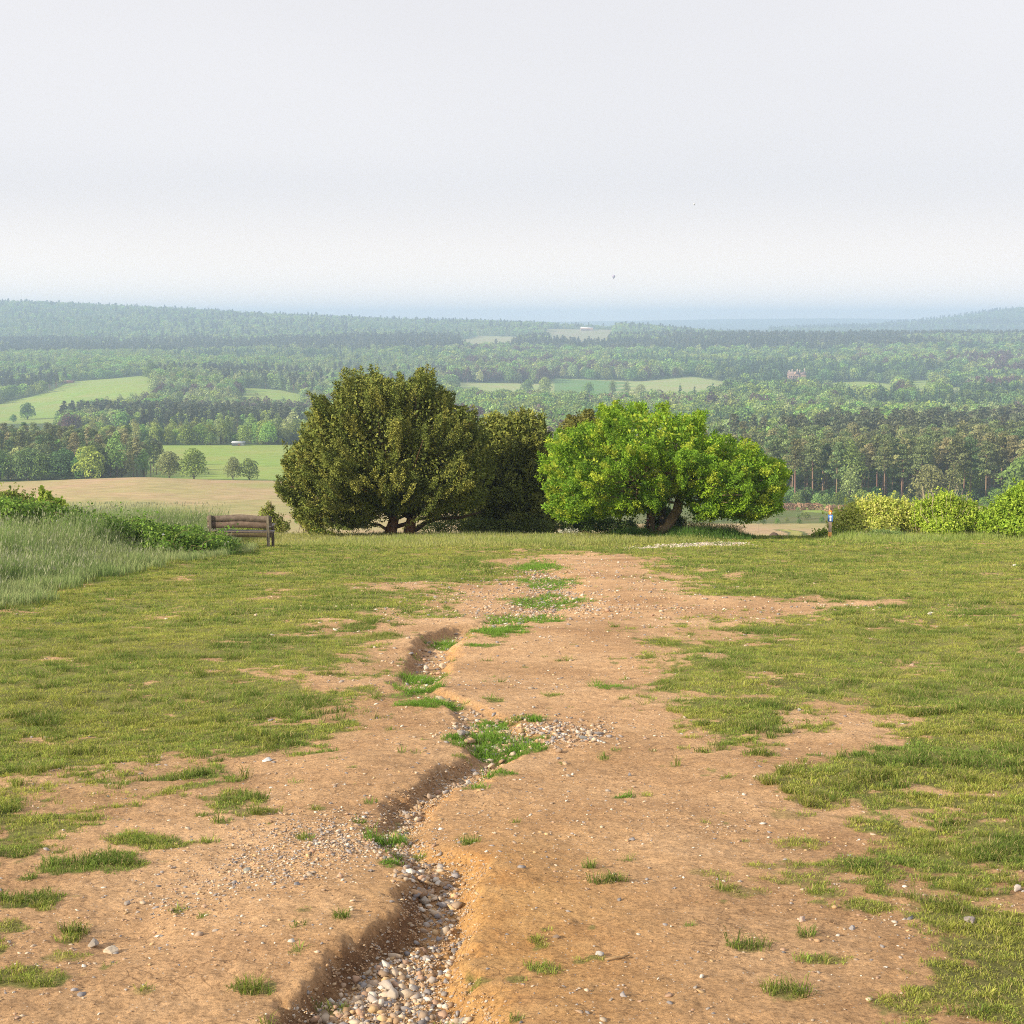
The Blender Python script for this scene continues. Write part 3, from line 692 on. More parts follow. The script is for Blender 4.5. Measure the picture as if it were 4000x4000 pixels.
# three bigger leafy trees in front of the pines
for X, s, t in ((3330, .95, 'pale green leafy tree in front of the pine trunks, left of the other two'), (3640, 1.15, 'broad leafy tree before the pine wood, above the hedge with dead twigs'), (3730, 1.0, 'leafy tree with light crown at the pine wood edge, right of a broader one')):
    plant('broadleaf_tree', 'tall2' if X != 3640 else 'oak3', (X - 2000) / F * 419, 419, s * .82, t, 'tree')

# ---- left wood, behind the tan field
for (x, y) in scatter([(-160, 492), (250, 488), (590, 497), (650, 512), (640, 540), (300, 600), (-160, 600)], 6.6):
    if abs(x / y) > .356: continue
    X = 2000 + F * x / y
    if y < 505 or rng.random() < .25: k = rng.choice(['oak0', 'oak2', 'oak4', 'tall1', 'oak3']); s = rng.uniform(.75, 1.05)
    else: k = 'pine%d' % rng.integers(0, 4); s = rng.uniform(.78, .95)
    if X > 540: s *= .72
    if k[0] == 'p': plant('pine_tree', k, x, y, s, 'dark pine in the small wood behind the tan field on the left', 'tree', 'pines of the small wood on the left')
    else: plant('broadleaf_tree', k, x, y, s, 'round leafy tree in the small wood behind the tan field on the left', 'tree', 'leafy trees of the small wood on the left')
plant('broadleaf_tree', 'oak1', (345 - 2000) / F * 484, 484, .93, 'bright green oak with spreading crown before the small left wood', 'tree', sx=1.02)
plant('broadleaf_tree', 'oak3', (655 - 2000) / F * 483, 483, .72, 'olive coloured tree leaning against the lone oak on its left side', 'tree', sx=1.1)
plant('broadleaf_tree', 'oak0', (752 - 2000) / F * 482, 482, .80, 'lone round oak with a visible trunk at the tan field edge', 'tree', sx=1.1)
plant('broadleaf_tree', 'oak3', (905 - 2000) / F * 482, 482, .62, 'smaller left tree of the pair standing between tan and green fields', 'tree', sx=.8)
plant('broadleaf_tree', 'oak2', (968 - 2000) / F * 484, 484, .60, 'dome shaped right tree of the pair between tan and green fields', 'tree', sx=1.05)

# ---- belt of bright trees behind the green field
for (x, y) in scatter([(300, 712), (1350, 712), (1350, 765), (300, 765)], 8.2):
    X = 2000 + F * x / y
    if X > 1230: continue
    k = rng.choice(['oak1', 'oak0', 'tall0', 'oak1', 'tall2', 'oak2', 'shrub1']); s = rng.uniform(.7, 1.0) * (1.35 if k[0] == 's' else 1) * (.85 if X < 700 else 1)
    plant('broadleaf_tree', k, x, y, s, 'leafy green tree in the belt behind the green field left of the yew', 'tree', 'trees of the belt behind the green field')
# ---- lone trees near the far left meadow
for X, d, s, t in ((107, 1150, 1.1, 'round lone tree standing in the sloping meadow at far left'), (52, 1120, .5, 'small dark tree left of the round lone meadow tree'), (600, 1560, 1.5, 'tall tree at the upper corner of the far left meadow'), (672, 1620, 1.35, 'dark tree beside the tall one above the far left meadow')):
    plant('broadleaf_tree', 'oak2', (X - 2000) / F * d, d, s, t, 'tree')

for X, d, s, k, t in ((2298, 1490, 1.15, 'oak2', 'round dark tree alone in front of the pale distant meadow above the oak'), (2392, 1485, 1.1, 'tall1', 'upright tree before the distant meadow, second of four'), (2446, 1488, 1.05, 'tall2', 'pale upright tree before the distant meadow, third of four'), (2500, 1482, 1.0, 'oak3', 'brownish wide tree before the distant meadow, last of four'), (2130, 1560, 1.4, 'oak0', 'big clump tree at the left end of the pale distant meadow'), (2060, 1555, 1.3, 'oak2', 'tree clump left of the big one at the pale distant meadow')):
    plant('broadleaf_tree', k, (X - 2000) / F * d, d, s, t, 'tree')
# ---- far woods: one object per wood, too many trees to count
def gn_forest(name, pts, keys, label, hs=(.8, 1.2)):
    col = bpy.data.collections.new('src_' + name)
    for k in keys:
        o = bpy.data.objects.new('tree_source', lib[k]); col.objects.link(o)
    me = bpy.data.meshes.new(name); n = len(pts); me.vertices.add(n)
    P3 = np.column_stack([pts[:, 0], pts[:, 1], terrain_z(pts[:, 0], pts[:, 1])]).astype(np.float32); me.vertices.foreach_set('co', P3.ravel())
    a = me.attributes.new('sc', 'FLOAT', 'POINT'); a.data.foreach_set('value', (rng.uniform(*hs, n) * pts[:, 3]).astype(np.float32))
    a = me.attributes.new('rz', 'FLOAT', 'POINT'); a.data.foreach_set('value', rng.uniform(0, 6.28, n).astype(np.float32))
    a = me.attributes.new('ix', 'INT', 'POINT'); a.data.foreach_set('value', pts[:, 2].astype(np.int32))
    o = link(name, me); tag(o, label, kind='stuff')
    g = bpy.data.node_groups.new(name, 'GeometryNodeTree'); g.interface.new_socket('Geometry', in_out='INPUT', socket_type='NodeSocketGeometry'); g.interface.new_socket('Geometry', in_out='OUTPUT', socket_type='NodeSocketGeometry')
    gi_ = g.nodes.new('NodeGroupInput'); go = g.nodes.new('NodeGroupOutput'); ci = g.nodes.new('GeometryNodeCollectionInfo'); ci.inputs['Collection'].default_value = col
    ci.inputs['Separate Children'].default_value = True; ci.inputs['Reset Children'].default_value = True
    ip = g.nodes.new('GeometryNodeInstanceOnPoints'); ip.inputs['Pick Instance'].default_value = True
    def at(nm, t):
        x = g.nodes.new('GeometryNodeInputNamedAttribute'); x.data_type = t; x.inputs['Name'].default_value = nm; return [s for s in x.outputs if s.enabled and s.name == 'Attribute'][0]
    cx = g.nodes.new('ShaderNodeCombineXYZ'); g.links.new(at('rz', 'FLOAT'), cx.inputs['Z'])
    e2r = g.nodes.new('FunctionNodeEulerToRotation'); g.links.new(cx.outputs[0], e2r.inputs[0])
    g.links.new(gi_.outputs[0], ip.inputs['Points']); g.links.new(ci.outputs[0], ip.inputs['Instance']); g.links.new(at('ix', 'INT'), ip.inputs['Instance Index'])
    g.links.new(e2r.outputs[0], ip.inputs['Rotation']); g.links.new(at('sc', 'FLOAT'), ip.inputs['Scale']); g.links.new(ip.outputs[0], go.inputs[0])
    md = o.modifiers.new('trees', 'NODES'); md.node_group = g; return o
def merged(pair, name):
    cm, tm = pair; mb = MB()
    for q in (cm, tm):
        for V, C_ in zip(q.V, q.C): pass
    mb.V = cm.V + tm.V; mb.C = cm.C + tm.C; off = cm.n
    for k in set(cm.F) | set(tm.F): mb.F[k] = [f for f in cm.F.get(k, [])] + [f + off for f in tm.F.get(k, [])]
    me = mb.mesh(name); me.materials.append(M['treeleaf']); return me
# middle-distance shapes; the collection lists its children by name, so keys are in name order
def src(name, pair): me = merged(pair, name); lib[name] = me
SRC = ['a_broad', 'b_broad', 'c_broad', 'd_pale', 'e_pine', 'f_pine', 'g_larch', 'h_fir', 'i_copper']
src('a_broad', broadleaf(12, 14, 560, 1.15, OAKC, 300, .05)); src('b_broad', broadleaf(11, 13, 560, 1.05, (.115, .175, .055), 301, .05))
src('c_broad', broadleaf(13, 12, 560, 1.05, (.18, .25, .07), 302, .05)); src('d_pale', broadleaf(13, 10, 500, 1.0, (.22, .27, .11), 303, .06))
src('e_pine', pine(15, 480, 1.05, (.075, .09, .05), 304, bare=.4)); src('f_pine', pine(15, 480, 1.05, (.10, .11, .058), 305, bare=.45))
src('g_larch', spire(14, 420, 1.05, (.19, .25, .10), 306, .2)); src('h_fir', spire(15, 420, 1.05, (.055, .095, .05), 307, .2))
src('i_copper', broadleaf(12, 11, 480, 1.0, (.10, .07, .06), 308, .06))
def forest_points(poly, spacing, mix, size, extra=None):
    p = scatter(poly, spacing); p = p[np.abs(p[:, 0] / p[:, 1]) < .46]; p = p[notfield(p)]
    keys = list(mix); 
    nn = fbm(p[:, 0] / 160, p[:, 1] / 190, 91, 3) * 1.3 + .5 + rng.normal(0, .24, len(p))
    cum = np.cumsum([mix[k] for k in keys]); cum = cum / cum[-1]
    ki = np.clip(np.searchsorted(cum, np.clip(nn, 0, .999)), 0, len(keys) - 1)
    ix = np.array([SRC.index(k) for k in keys])[ki]
    return np.column_stack([p, ix, np.full(len(p), size)])
def wood(name, label, *specs):
    pts = np.concatenate([forest_points(*s) for s in specs])
    # gn picks instances from the name-ordered collection
    g = gn_forest(name, pts, SRC, label); return g, len(pts)
class _O: pass
tot = 0
# the objects in each source collection must carry sortable names
_old = gn_forest
def gn_named(name, pts, keys, label, hs=(.78, 1.22)):
    o = _old(name, pts, keys, label, hs)
    for i, s in enumerate(bpy.data.collections['src_' + name].objects): s.name = 'src%02d_%s' % (i, name)
    return o
gn_forest = gn_named
BM = {'h_fir': .05, 'b_broad': .38, 'a_broad': .3, 'c_broad': .2, 'd_pale': .12, 'i_copper': .02}
PM = {'e_pine': .45, 'f_pine': .4, 'b_broad': .1, 'c_broad': .12}
LM = {'a_broad': .2, 'g_larch': .75, 'c_broad': .2, 'h_fir': .1}
wood('dark_wood', 'dark mixed wood on the rise left of the yew, pines above and leafy trees below',
     ([(240, 1000), (420, 905), (1500, 905), (1500, 1030), (230, 1060)], 8.5, {'b_broad': .3, 'd_pale': .3, 'a_broad': .25, 'e_pine': .1}, .95),
     ([(230, 1020), (1500, 1030), (1500, 1110), (900, 1150), (350, 1140), (240, 1060)], 8, {'e_pine': .6, 'f_pine': .4, 'b_broad': .15}, .95),
     ([(280, 1150), (1500, 1150), (1500, 1400), (830, 1400), (560, 1530), (280, 1300)], 9, {'a_broad': .35, 'd_pale': .3, 'b_broad': .3, 'i_copper': .1}, .9),
     ([(-400, 1060), (260, 1060), (240, 1170), (-400, 1130)], 8.5, {'b_broad': .4, 'a_broad': .4}, .75),
     ([(-400, 900), (420, 900), (250, 1060), (-400, 1060)], 8.5, {'b_broad': .3, 'a_broad': .3, 'i_copper': .2, 'd_pale': .2}, .85))
wood('meadow_hedgerow_wood', 'leafy woods and hedgerows round the sloping meadow at far left',
     ([(-400, 1310), (110, 1310), (330, 1560), (560, 1800), (560, 2000), (-400, 2000)], 12, {'b_broad': .4, 'a_broad': .4, 'c_broad': .25, 'e_pine': .2}, 1.0),
     ([(560, 1530), (830, 1400), (1500, 1330), (1900, 1500), (1900, 1900), (560, 1900)], 10.5, {'a_broad': .3, 'b_broad': .25, 'd_pale': .2, 'g_larch': .2, 'e_pine': .15}, 1.0))
wood('valley_wood', 'wide leafy woodland filling the middle of the valley behind the yew and oak',
     ([(1300, 905), (2950, 905), (3250, 830), (4900, 890), (4900, 1480), (1300, 1480)], 11, BM, 1.22),
     ([(1300, 560), (2800, 560), (2960, 780), (3250, 830), (2950, 905), (1300, 905)], 8.5, BM, 1.05),
     ([(1750, 1480), (4900, 1480), (4900, 1850), (1750, 1850)], 13, BM, 1.3))
wood('plantation_wood', 'pale green conifer plantations in long bands below the wooded ridge',
     ([(-500, 1850), (1900, 1850), (1500, 2450), (-500, 2450)], 12.5, LM, 1.15))
wood('upper_wood', 'leafy woodland covering the gentle slope on the right below the pine skyline',
     ([(1900, 1850), (4900, 1850), (4900, 2550), (1500, 2450)], 15.5, BM, 1.45))
wood('pine_belt', 'long dark band of pines running across the valley below the horizon',
     ([(-500, 2450), (1500, 2450), (4900, 2550), (4900, 3080), (-500, 3080)], 12.5, {'e_pine': .5, 'f_pine': .35, 'h_fir': .1, 'c_broad': .12}, 1.15))
wood('ridge_wood', 'hazy blue woodland clothing the long ridge on the horizon',
     ([(-500, 3080), (3400, 3080), (3300, 4700), (-500, 4700)], 19, {'g_larch': .25, 'b_broad': .3, 'a_broad': .25, 'e_pine': .25, 'c_broad': .15}, 1.35))
wood('hill_wood', 'faint blue woods on the hill at the right horizon',
     ([(3000, 5350), (4900, 5350), (4900, 6250), (3000, 6250)], 24, {'b_broad': .5, 'e_pine': .3}, 1.5))
if PINEREST:
    pr_ = np.array([[x, y, (rng.choice([0, 1, 2]) if b else rng.choice([4, 5])), 1.12] for x, y, b in PINEREST]); gn_forest('pine_wood_interior', pr_, SRC, 'back rows of the pine wood on the right')
#@@TREES-END
#@@GRASS-BEGIN
# ------------------------------------------------------------------ grass
def blades(p, h, w, ang, lean, col, two=False, tipc=None):
    n = len(p); side = np.stack([-np.sin(ang), np.cos(ang), np.zeros(n)], 1); fw = np.stack([np.cos(ang), np.sin(ang), np.zeros(n)], 1)
    # blades also face every way, not only along their lean
    a2 = rng.uniform(0, 6.28, n); side = np.stack([np.cos(a2), np.sin(a2), np.zeros(n)], 1)
    h = h[:, None]; w = w[:, None]; lean = lean[:, None]; up = np.array([0, 0, 1.])
    tipc = col if tipc is None else tipc
    if not two:
        V = np.stack([p - side * w / 2, p + side * w / 2, p + up * h * np.sqrt(np.clip(1 - lean ** 2, .05, 1)) + fw * lean * h], 1)
        return V.reshape(-1, 3), [np.arange(3 * n).reshape(n, 3)], np.stack([col, col, tipc], 1).reshape(-1, 3)
    m = p + up * h * .58 + fw * lean * h * .25; t = p + up * h * np.sqrt(np.clip(1 - lean ** 2, .05, 1)) + fw * lean * h
    V = np.stack([p - side * w / 2, p + side * w / 2, m + side * w * .42, m - side * w * .42, t], 1)
    k = np.arange(n)[:, None] * 5
    mc = (col + tipc) / 2
    return V.reshape(-1, 3), [k + np.array([[0, 1, 2, 3]]), k + np.array([[3, 2, 4]])], np.stack([col, col, mc, mc, tipc], 1).reshape(-1, 3)
def sow(d0, d1, dens, smax=.375):
    A = smax * (d1 ** 2 - d0 ** 2); n = int(A * dens)
    d = np.sqrt(rng.uniform(d0 ** 2, d1 ** 2, n)); s = rng.uniform(-smax, smax, n); return s * d, d
TG = onplane(*np.array([(-900, 2420), (0, 2370), (230, 2345), (330, 2275), (520, 2240), (700, 2215), (860, 2190), (990, 2165), (1010, 2145), (950, 2128), (880, 2112), (700, 2100), (-900, 2100)], float).T)
TGC = (.16, .21, .09)
gb, lb_ = MB(), MB()
cmb = MB(); lmb = MB()
YOLIVE = np.array([.42, .38, .085]); GREEN = np.array([.23, .30, .06]); DRY = np.array([.55, .46, .20]); LUSH = np.array([.20, .38, .045])
YOLIVE = np.array([.38, .40, .085]); GREEN = np.array([.20, .30, .06]); DRY = np.array([.50, .42, .19]); LUSH = np.array([.17, .31, .045])
for (d0, d1, dens, hh, ww, nb_) in ((3.4, 7, 1700, .030, .0028, 16), (7, 11, 1150, .032, .0038, 13), (11, 18, 760, .035, .006, 10), (18, 28, 420, .040, .010, 8), (28, 40, 250, .044, .015, 7), (40, 53, 140, .05, .022, 6)):
    x, y = sow(d0, d1, dens)
    m, lush = grass_mask(x, y)
    clump = fbm(x * 7, y * 7, 61, 3)
    keep = rng.random(len(x)) < np.clip(m * (.95 + 1.0 * clump), 0, 1) ** 1.1
    x, y, m, lush, clump = x[keep], y[keep], m[keep], lush[keep], clump[keep]
    inT = inpoly(np.stack([x, y], 1), TG)
    tone = fbm(x * 1.1, y * 1.1, 71, 4, .65); t2 = fbm(x * 4.6, y * 4.6, 72, 3, .65); n = len(x)
    dark = sstep((t2 * 1.2 + tone * .45 - .08) / .4)
    g = np.clip(.55 + 1.2 * tone + rng.normal(0, .3, n) + .5 * t2, 0, 1)[:, None]
    farl = np.clip((y - 40) / 8, 0, 1)[:, None]
    col = (YOLIVE * (1 - g) + GREEN * g) * (1 - .30 * dark[:, None])
    col = col * (1 + .22 * farl) * (1 + .16 * rng.normal(0, 1, n))[:, None]
    col = np.where(lush[:, None] > .3, LUSH * (1 + .12 * rng.normal(0, 1, n))[:, None], col)
    h = hh * (1 + .25 * rng.normal(0, 1, n)) * (.62 + .95 * dark + .9 * np.clip(clump, 0, 1)) * np.where(lush > .3, 1.25, 1) * np.where(inT, 1.5, 1) * np.clip(.55 + .06 * y, .78, 1)
    rad = (.016 + .010 * rng.random(n)) * (1 + y / 22)
    k = np.repeat(np.arange(n), nb_); N_ = len(k); ang = rng.uniform(0, 6.28, N_); rr = np.sqrt(rng.random(N_)) * rad[k]
    bx_, by_ = x[k] + np.cos(ang) * rr, y[k] + np.sin(ang) * rr
    z = ground_z(bx_, by_) - .003
    lean = np.clip(.25 + .75 * (rr / rad[k]) * rng.uniform(.6, 1.1, N_), .1, .97); hb_ = np.clip(h[k] * rng.uniform(.55, 1.25, N_), .010, .2)
    w = ww * rng.uniform(.6, 1.3, N_); c0 = col[k] * (1 + .12 * rng.normal(0, 1, N_))[:, None]
    dry = (rng.random(N_) < .13) & (lush[k] < .3); c0[dry] = DRY * rng.uniform(.7, 1.1, dry.sum())[:, None]
    P3 = np.stack([bx_, by_, z], 1); ang2 = ang + rng.normal(0, .5, N_); tip = c0 * 1.12 + np.array([.015, .012, 0]); lk = lush[k]
    for sel, mb in ((lk <= .3, cmb), (lk > .3, lmb)):
        if sel.sum(): V, Fs, c = blades(P3[sel], hb_[sel], w[sel], ang2[sel], lean[sel], c0[sel], d0 < 11, tip[sel]); mb.add(V, Fs, np.clip(c, 0, 1))
tag(cmb.build('turf_grass', M['grass']), 'short patchy yellow green turf either side of the sandy path', kind='stuff')
tag(lmb.build('gully_grass', M['grass']), 'fresh bright green grass growing in and beside the gully', kind='stuff')

def seedheads(p, h, ang, lean, s, col):
    n = len(p); fw = np.stack([np.cos(ang), np.sin(ang), np.zeros(n)], 1)
    t = p + np.array([0, 0, 1.]) * (h * np.sqrt(np.clip(1 - lean ** 2, .05, 1)))[:, None] + fw * (lean * h)[:, None]
    a = unit(np.array([0, 0, 1.]) + fw * lean[:, None] * 1.4); b = unit(np.cross(a, rng.normal(0, 1, (n, 3))))
    return leaves(t, a, b, s, s * .2, col)
# tall meadow grass on the left
mb = MB(); hd = MB()
lo = TG.min(0); hi = TG.max(0); n0 = 300000
x = rng.uniform(max(lo[0], -15.5), hi[0], n0); y = rng.uniform(lo[1], hi[1], n0); k = inpoly(np.stack([x, y], 1), TG) & (x / y > -.375); x, y = x[k], y[k]
e, _, _ = seg_dist(np.stack([x, y], 1), TG[:-4], TG[1:-3])
n = len(x); tone = fbm(x * .9, y * .9, 81, 3)
hgt = (.16 + .62 * sstep(e / 4.5 + .12 * tone)) * (1 + .3 * rng.normal(0, 1, n)) * (1 + .5 * tone); hgt = np.clip(hgt, .08, 1.15)
keep = (rng.random(n) < .75 + .5 * tone) & (e > .45 + .8 * fbm(x * 1.6, y * 1.6, 84, 3) - .35 * rng.random(n)); x, y, hgt, tone, e = x[keep], y[keep], hgt[keep], tone[keep], e[keep]; n = len(x)
P3 = np.stack([x, y, ground_z(x, y)], 1); g = np.clip(.45 + .9 * tone + rng.normal(0, .3, n), 0, 1)[:, None]
col = (np.array([.34, .38, .17]) * (1 - g) + np.array([.18, .28, .08]) * g) * (1 + .14 * rng.normal(0, 1, n))[:, None]
ang = rng.normal(.3, 1.1, n); lean = np.clip(np.abs(rng.normal(.22, .16, n)), 0, .8)
V, Fs, c = blades(P3, hgt, rng.uniform(.006, .013, n), ang, lean, col, True, col * 1.15 + .02); mb.add(V, Fs, np.clip(c, 0, 1))
k = (rng.random(n) < .16) & (hgt > .25)
V, f, c = seedheads(P3[k], hgt[k] * 1.06, ang[k], lean[k], rng.uniform(.05, .12, k.sum()), np.array([.36, .38, .24]) * rng.uniform(.8, 1.2, k.sum())[:, None]); mb.add(V, [f], c)
tag(mb.build('tall_grass', M['grass']), 'tall pale meadow grass with seed heads at the left', kind='stuff')
# longer verge along the brow of the hill
def verge(name, poly, dens, h0, cols, label, heads=.05, w=(.008, .016)):
    pl = onplane(*np.array(poly, float).T); lo = pl.min(0); hi = pl.max(0); A = np.prod(hi - lo); n = int(A * dens)
    x = rng.uniform(lo[0], hi[0], n); y = rng.uniform(lo[1], hi[1], n); p2 = np.stack([x, y], 1); k = inpoly(p2, pl) & (np.abs(x / y) < .37); x, y = x[k], y[k]
    e, _, _ = seg_dist(np.stack([x, y], 1), pl, np.roll(pl, -1, 0)); t = fbm(x * .9, y * .9, 83, 3)
    n = len(x); keep = rng.random(n) < .6 + .9 * t + e * .3; x, y, e, t = x[keep], y[keep], e[keep], t[keep]; n = len(x)
    h = h0 * (.35 + .65 * sstep(e / 1.1)) * (1 + .3 * rng.normal(0, 1, n)) * (1 + .5 * t); h = np.clip(h, .04, 1)
    g = np.clip(.5 + t + rng.normal(0, .3, n), 0, 1)[:, None]; col = np.array(cols[0]) * g + np.array(cols[1]) * (1 - g)
    P3 = np.stack([x, y, ground_z(x, y)], 1); ang = rng.uniform(0, 6.28, n); lean = rng.uniform(.05, .5, n)
    mb = MB(); V, Fs, c = blades(P3, h, rng.uniform(*w, n), ang, lean, col, True, col * 1.15); mb.add(V, Fs, np.clip(c, 0, 1))
    k = rng.random(n) < heads; V, f, c = seedheads(P3[k], h[k] * 1.1, ang[k], lean[k], rng.uniform(.05, .1, k.sum()), np.array([.38, .38, .22])); mb.add(V, [f], c)
    return tag(mb.build(name, M['grass']), label, kind='stuff')
verge('verge_grass', [(-100, 2112), (900, 2122), (1080, 2130), (1500, 2138), (2000, 2140), (2400, 2128), (2800, 2118), (2900, 2106), (2700, 2085), (1000, 2080), (-100, 2085)], 420, .13, [(.30, .36, .10), (.46, .44, .16)], 'pale longer grass along the brow of the hill under the trees')
verge('mound_grass', [(2330, 2104), (2700, 2112), (2930, 2108), (2955, 2100), (2800, 2080), (2300, 2078)], 700, .30, [(.10, .20, .04), (.16, .28, .06)], 'dark green rank grass on the bank right of the oak trunk', .01)
verge('bush_foot_grass', [(3180, 2112), (3330, 2122), (3560, 2122), (3800, 2110), (4100, 2108), (4100, 2085), (3180, 2085)], 420, .2, [(.25, .35, .08), (.38, .42, .13)], 'light grass at the foot of the bushes on the right')
#@@GRASS-END
#@@OBJECTS-BEGIN
# ------------------------------------------------------------------ hero trees at the brow of the hill
def crown_outline(mb, outline, D, Rd, nplume, per, Lp, rp, ll, lw, cols, up=.45, droop=.25, seed=1, core=.35, fill=.22, bough=.40, stray=.12):
    """plumes of leaves filling a crown: outline gives its measured width and height, Rd its real half depth"""
    global rng; old = rng; rng = np.random.default_rng(seed)
    o = np.array([P(a, b, D) for a, b in outline]); pl = o[:, [0, 2]]; lo = pl.min(0); hi = pl.max(0)
    cand = rng.uniform(lo, hi, (nplume * 16, 2)); cand = cand[inpoly(cand, pl)]
    e, _, _ = seg_dist(cand, pl, np.roll(pl, -1, 0)); E = e.max() * .85
    nbh = max(8, int(nplume / 10)); bc = cand[rng.choice(len(cand), nbh, replace=False)]; sgn0 = np.where(rng.random(len(cand)) < .62, -1, 1); bs = np.where(rng.random(nbh) < .55, -1, 1)
    dmin = np.full(len(cand), 9.0)
    for q in range(nbh): dq = np.hypot(*(cand - bc[q]).T) + np.where(sgn0 == bs[q], 0, 9); dmin = np.minimum(dmin, dq)
    wgt = rng.random(len(cand)) < (.35 + .65 * np.exp(-e / .6)) * (.05 + .95 * np.exp(-(dmin / bough) ** 2)); cand, e, sgn0, dmin = cand[wgt][:nplume], e[wgt][:nplume], sgn0[wgt][:nplume], dmin[wgt][:nplume]; n = len(cand)
    hd = Rd * np.sqrt(np.clip(1 - (1 - np.clip(e / E, 0, 1)) ** 2, 0, 1)); sgn = sgn0; hd = hd * (1.12 - .35 * np.clip(dmin / bough, 0, 1.2))
    y = D + sgn * hd * np.where(rng.random(n) < core, rng.uniform(0, .8, n), rng.uniform(.82, 1.05, n))
    tip = np.stack([cand[:, 0] * y / D * 1.0, y, cand[:, 1]], 1)
    tip[:, 0] = cand[:, 0]
    c = np.array([(lo[0] + hi[0]) / 2, D, lo[1] + (hi[1] - lo[1]) * .25])
    dr = unit(unit(tip - c) + np.array([0, 0, up]) + .3 * rng.normal(0, 1, (n, 3)))
    Ls = Lp * rng.uniform(.6, 1.3, n); k = np.repeat(np.arange(n), per); m = len(k)
    t = rng.random(m) ** .8; rad = rp * (np.sin(np.pi * np.clip(1 - t * .92, .04, 1) ** .8) * .9 + .12) * rng.uniform(.7, 1.2, m)
    off = rdir(m) * (rad * np.sqrt(rng.random(m)))[:, None]
    # inner foliage that closes the crown
    p = tip[k] - dr[k] * (Ls[k] * (1 - t))[:, None] + off; p[:, 2] -= droop * rad * rng.random(m)
    ok = inpoly(p[:, [0, 2]], pl) | (rng.random(m) < stray); p, k, off, t = p[ok], k[ok], off[ok], t[ok]; m = len(p)
    a = unit(dr[k] * .8 + unit(off) * .9 + .5 * rng.normal(0, 1, (m, 3)) + np.array([0, 0, -droop])); b = unit(np.cross(a, rng.normal(0, 1, (m, 3))))
    cols = np.array(cols); ci = rng.integers(0, len(cols), n); col = cols[ci][k] * (1 + .14 * rng.normal(0, 1, m))[:, None] * (1 + .16 * rng.normal(0, 1, n))[k][:, None]
    s = rng.uniform(.7, 1.35, m); V, f, cc = leaves(p, a, b, ll * s, lw * s, col, .1); mb.add(V, [f], cc)
    ni = int(n * per * fill); q = rng.uniform(lo, hi, (ni * 4, 2)); q = q[inpoly(q, pl)]; e2, _, _ = seg_dist(q, pl, np.roll(pl, -1, 0)); kk_ = e2 > .35; q, e2 = q[kk_][:ni], e2[kk_][:ni]; ni = len(q)
    h2 = Rd * np.sqrt(np.clip(1 - (1 - np.clip(e2 / E, 0, 1)) ** 2, 0, 1)); p = np.stack([q[:, 0], D + h2 * rng.uniform(-.72, .72, ni), q[:, 1]], 1); a, b = frame(rdir(ni), .5)
    col = cols[rng.integers(0, len(cols), ni)] * (1 + .15 * rng.normal(0, 1, ni))[:, None]; s = rng.uniform(.8, 1.4, ni) * 1.5; V, f, cc = leaves(p, a, b, ll * s, lw * s * 1.3, col); mb.add(V, [f], cc)
    rng = old; return tip, dr
def limbs(mb, start, tips, n, r0, col, seed=3, sag=.0, rt=.012):
    r = np.random.default_rng(seed); idx = r.choice(len(tips), min(n, len(tips)), replace=False)
    for i in idx:
        s = np.array(start[int(r.integers(0, len(start)))], float); t = tips[i] * .92 + s * .08
        q1 = s + (t - s) * .35 + r.normal(0, .12, 3) + [0, 0, .15]; q2 = s + (t - s) * .7 + r.normal(0, .12, 3) + [0, 0, -sag]
        tube(mb, [s, q1, q2, t], [r0 * r.uniform(.6, 1), r0 * .55, r0 * .3, rt], 6, col, .08)
def px(pts, D): return [P(a, b, D) for a, b in pts]
def gpt(X, Y):
    p = onplane(X, Y); return np.array([p[0], p[1], ground_z(p[0], p[1])[0]])
YW = [(.17, .205, .042), (.20, .225, .05), (.13, .165, .038), (.26, .265, .06)]
YBARK = (.20, .10, .05)
# big yew
D = 51.0
out = [(1100, 1990), (1085, 1921), (1072, 1885), (1078, 1856), (1122, 1828), (1098, 1775), (1078, 1716), (1120, 1712), (1155, 1685), (1166, 1623), (1205, 1600), (1168, 1530), (1195, 1503), (1235, 1520), (1285, 1545), (1300, 1486), (1340, 1490), (1338, 1424), (1370, 1432), (1440, 1422), (1484, 1414), (1512, 1436), (1553, 1446), (1600, 1462), (1640, 1428), (1677, 1422), (1706, 1436), (1708, 1470), (1718, 1500), (1764, 1523), (1800, 1550), (1863, 1545), (1860, 1580), (1893, 1612), (1900, 1650), (1935, 1720), (1940, 1850), (1900, 1950), (1850, 2010), (1760, 2028), (1690, 2010), (1650, 2000), (1620, 1985), (1560, 1992), (1500, 1998), (1470, 2010), (1440, 2040), (1380, 2062), (1298, 2068), (1190, 2050), (1130, 2010)]
yew = empty('yew_tree', gpt(1560, 2098)); org = np.array(yew.location)
tag(yew, 'large dark olive yew with twin reddish trunks on the brow of the hill', 'tree')
mb = MB(); tips, _ = crown_outline(mb, out, D, 3.1, 950, 200, 1.05, .15, .078, .034, YW, .5, .55, 11, .15, fill=.2, bough=.34, stray=.45)
mb.V = [v - org for v in mb.V]; mb.build('crown', M['needle'], yew)
tm = MB(); bx = lambda q: [p - org for p in px(q, D)]
tube(tm, bx([(1527, 2112), (1528, 2094), (1530, 2070), (1540, 2030), (1520, 1940)]), [.30, .24, .19, .17, .10], 12, YBARK, .12)
tube(tm, bx([(1603, 2112), (1600, 2094), (1601, 2070), (1608, 2030), (1640, 1930)]), [.27, .22, .19, .17, .10], 12, YBARK, .12)
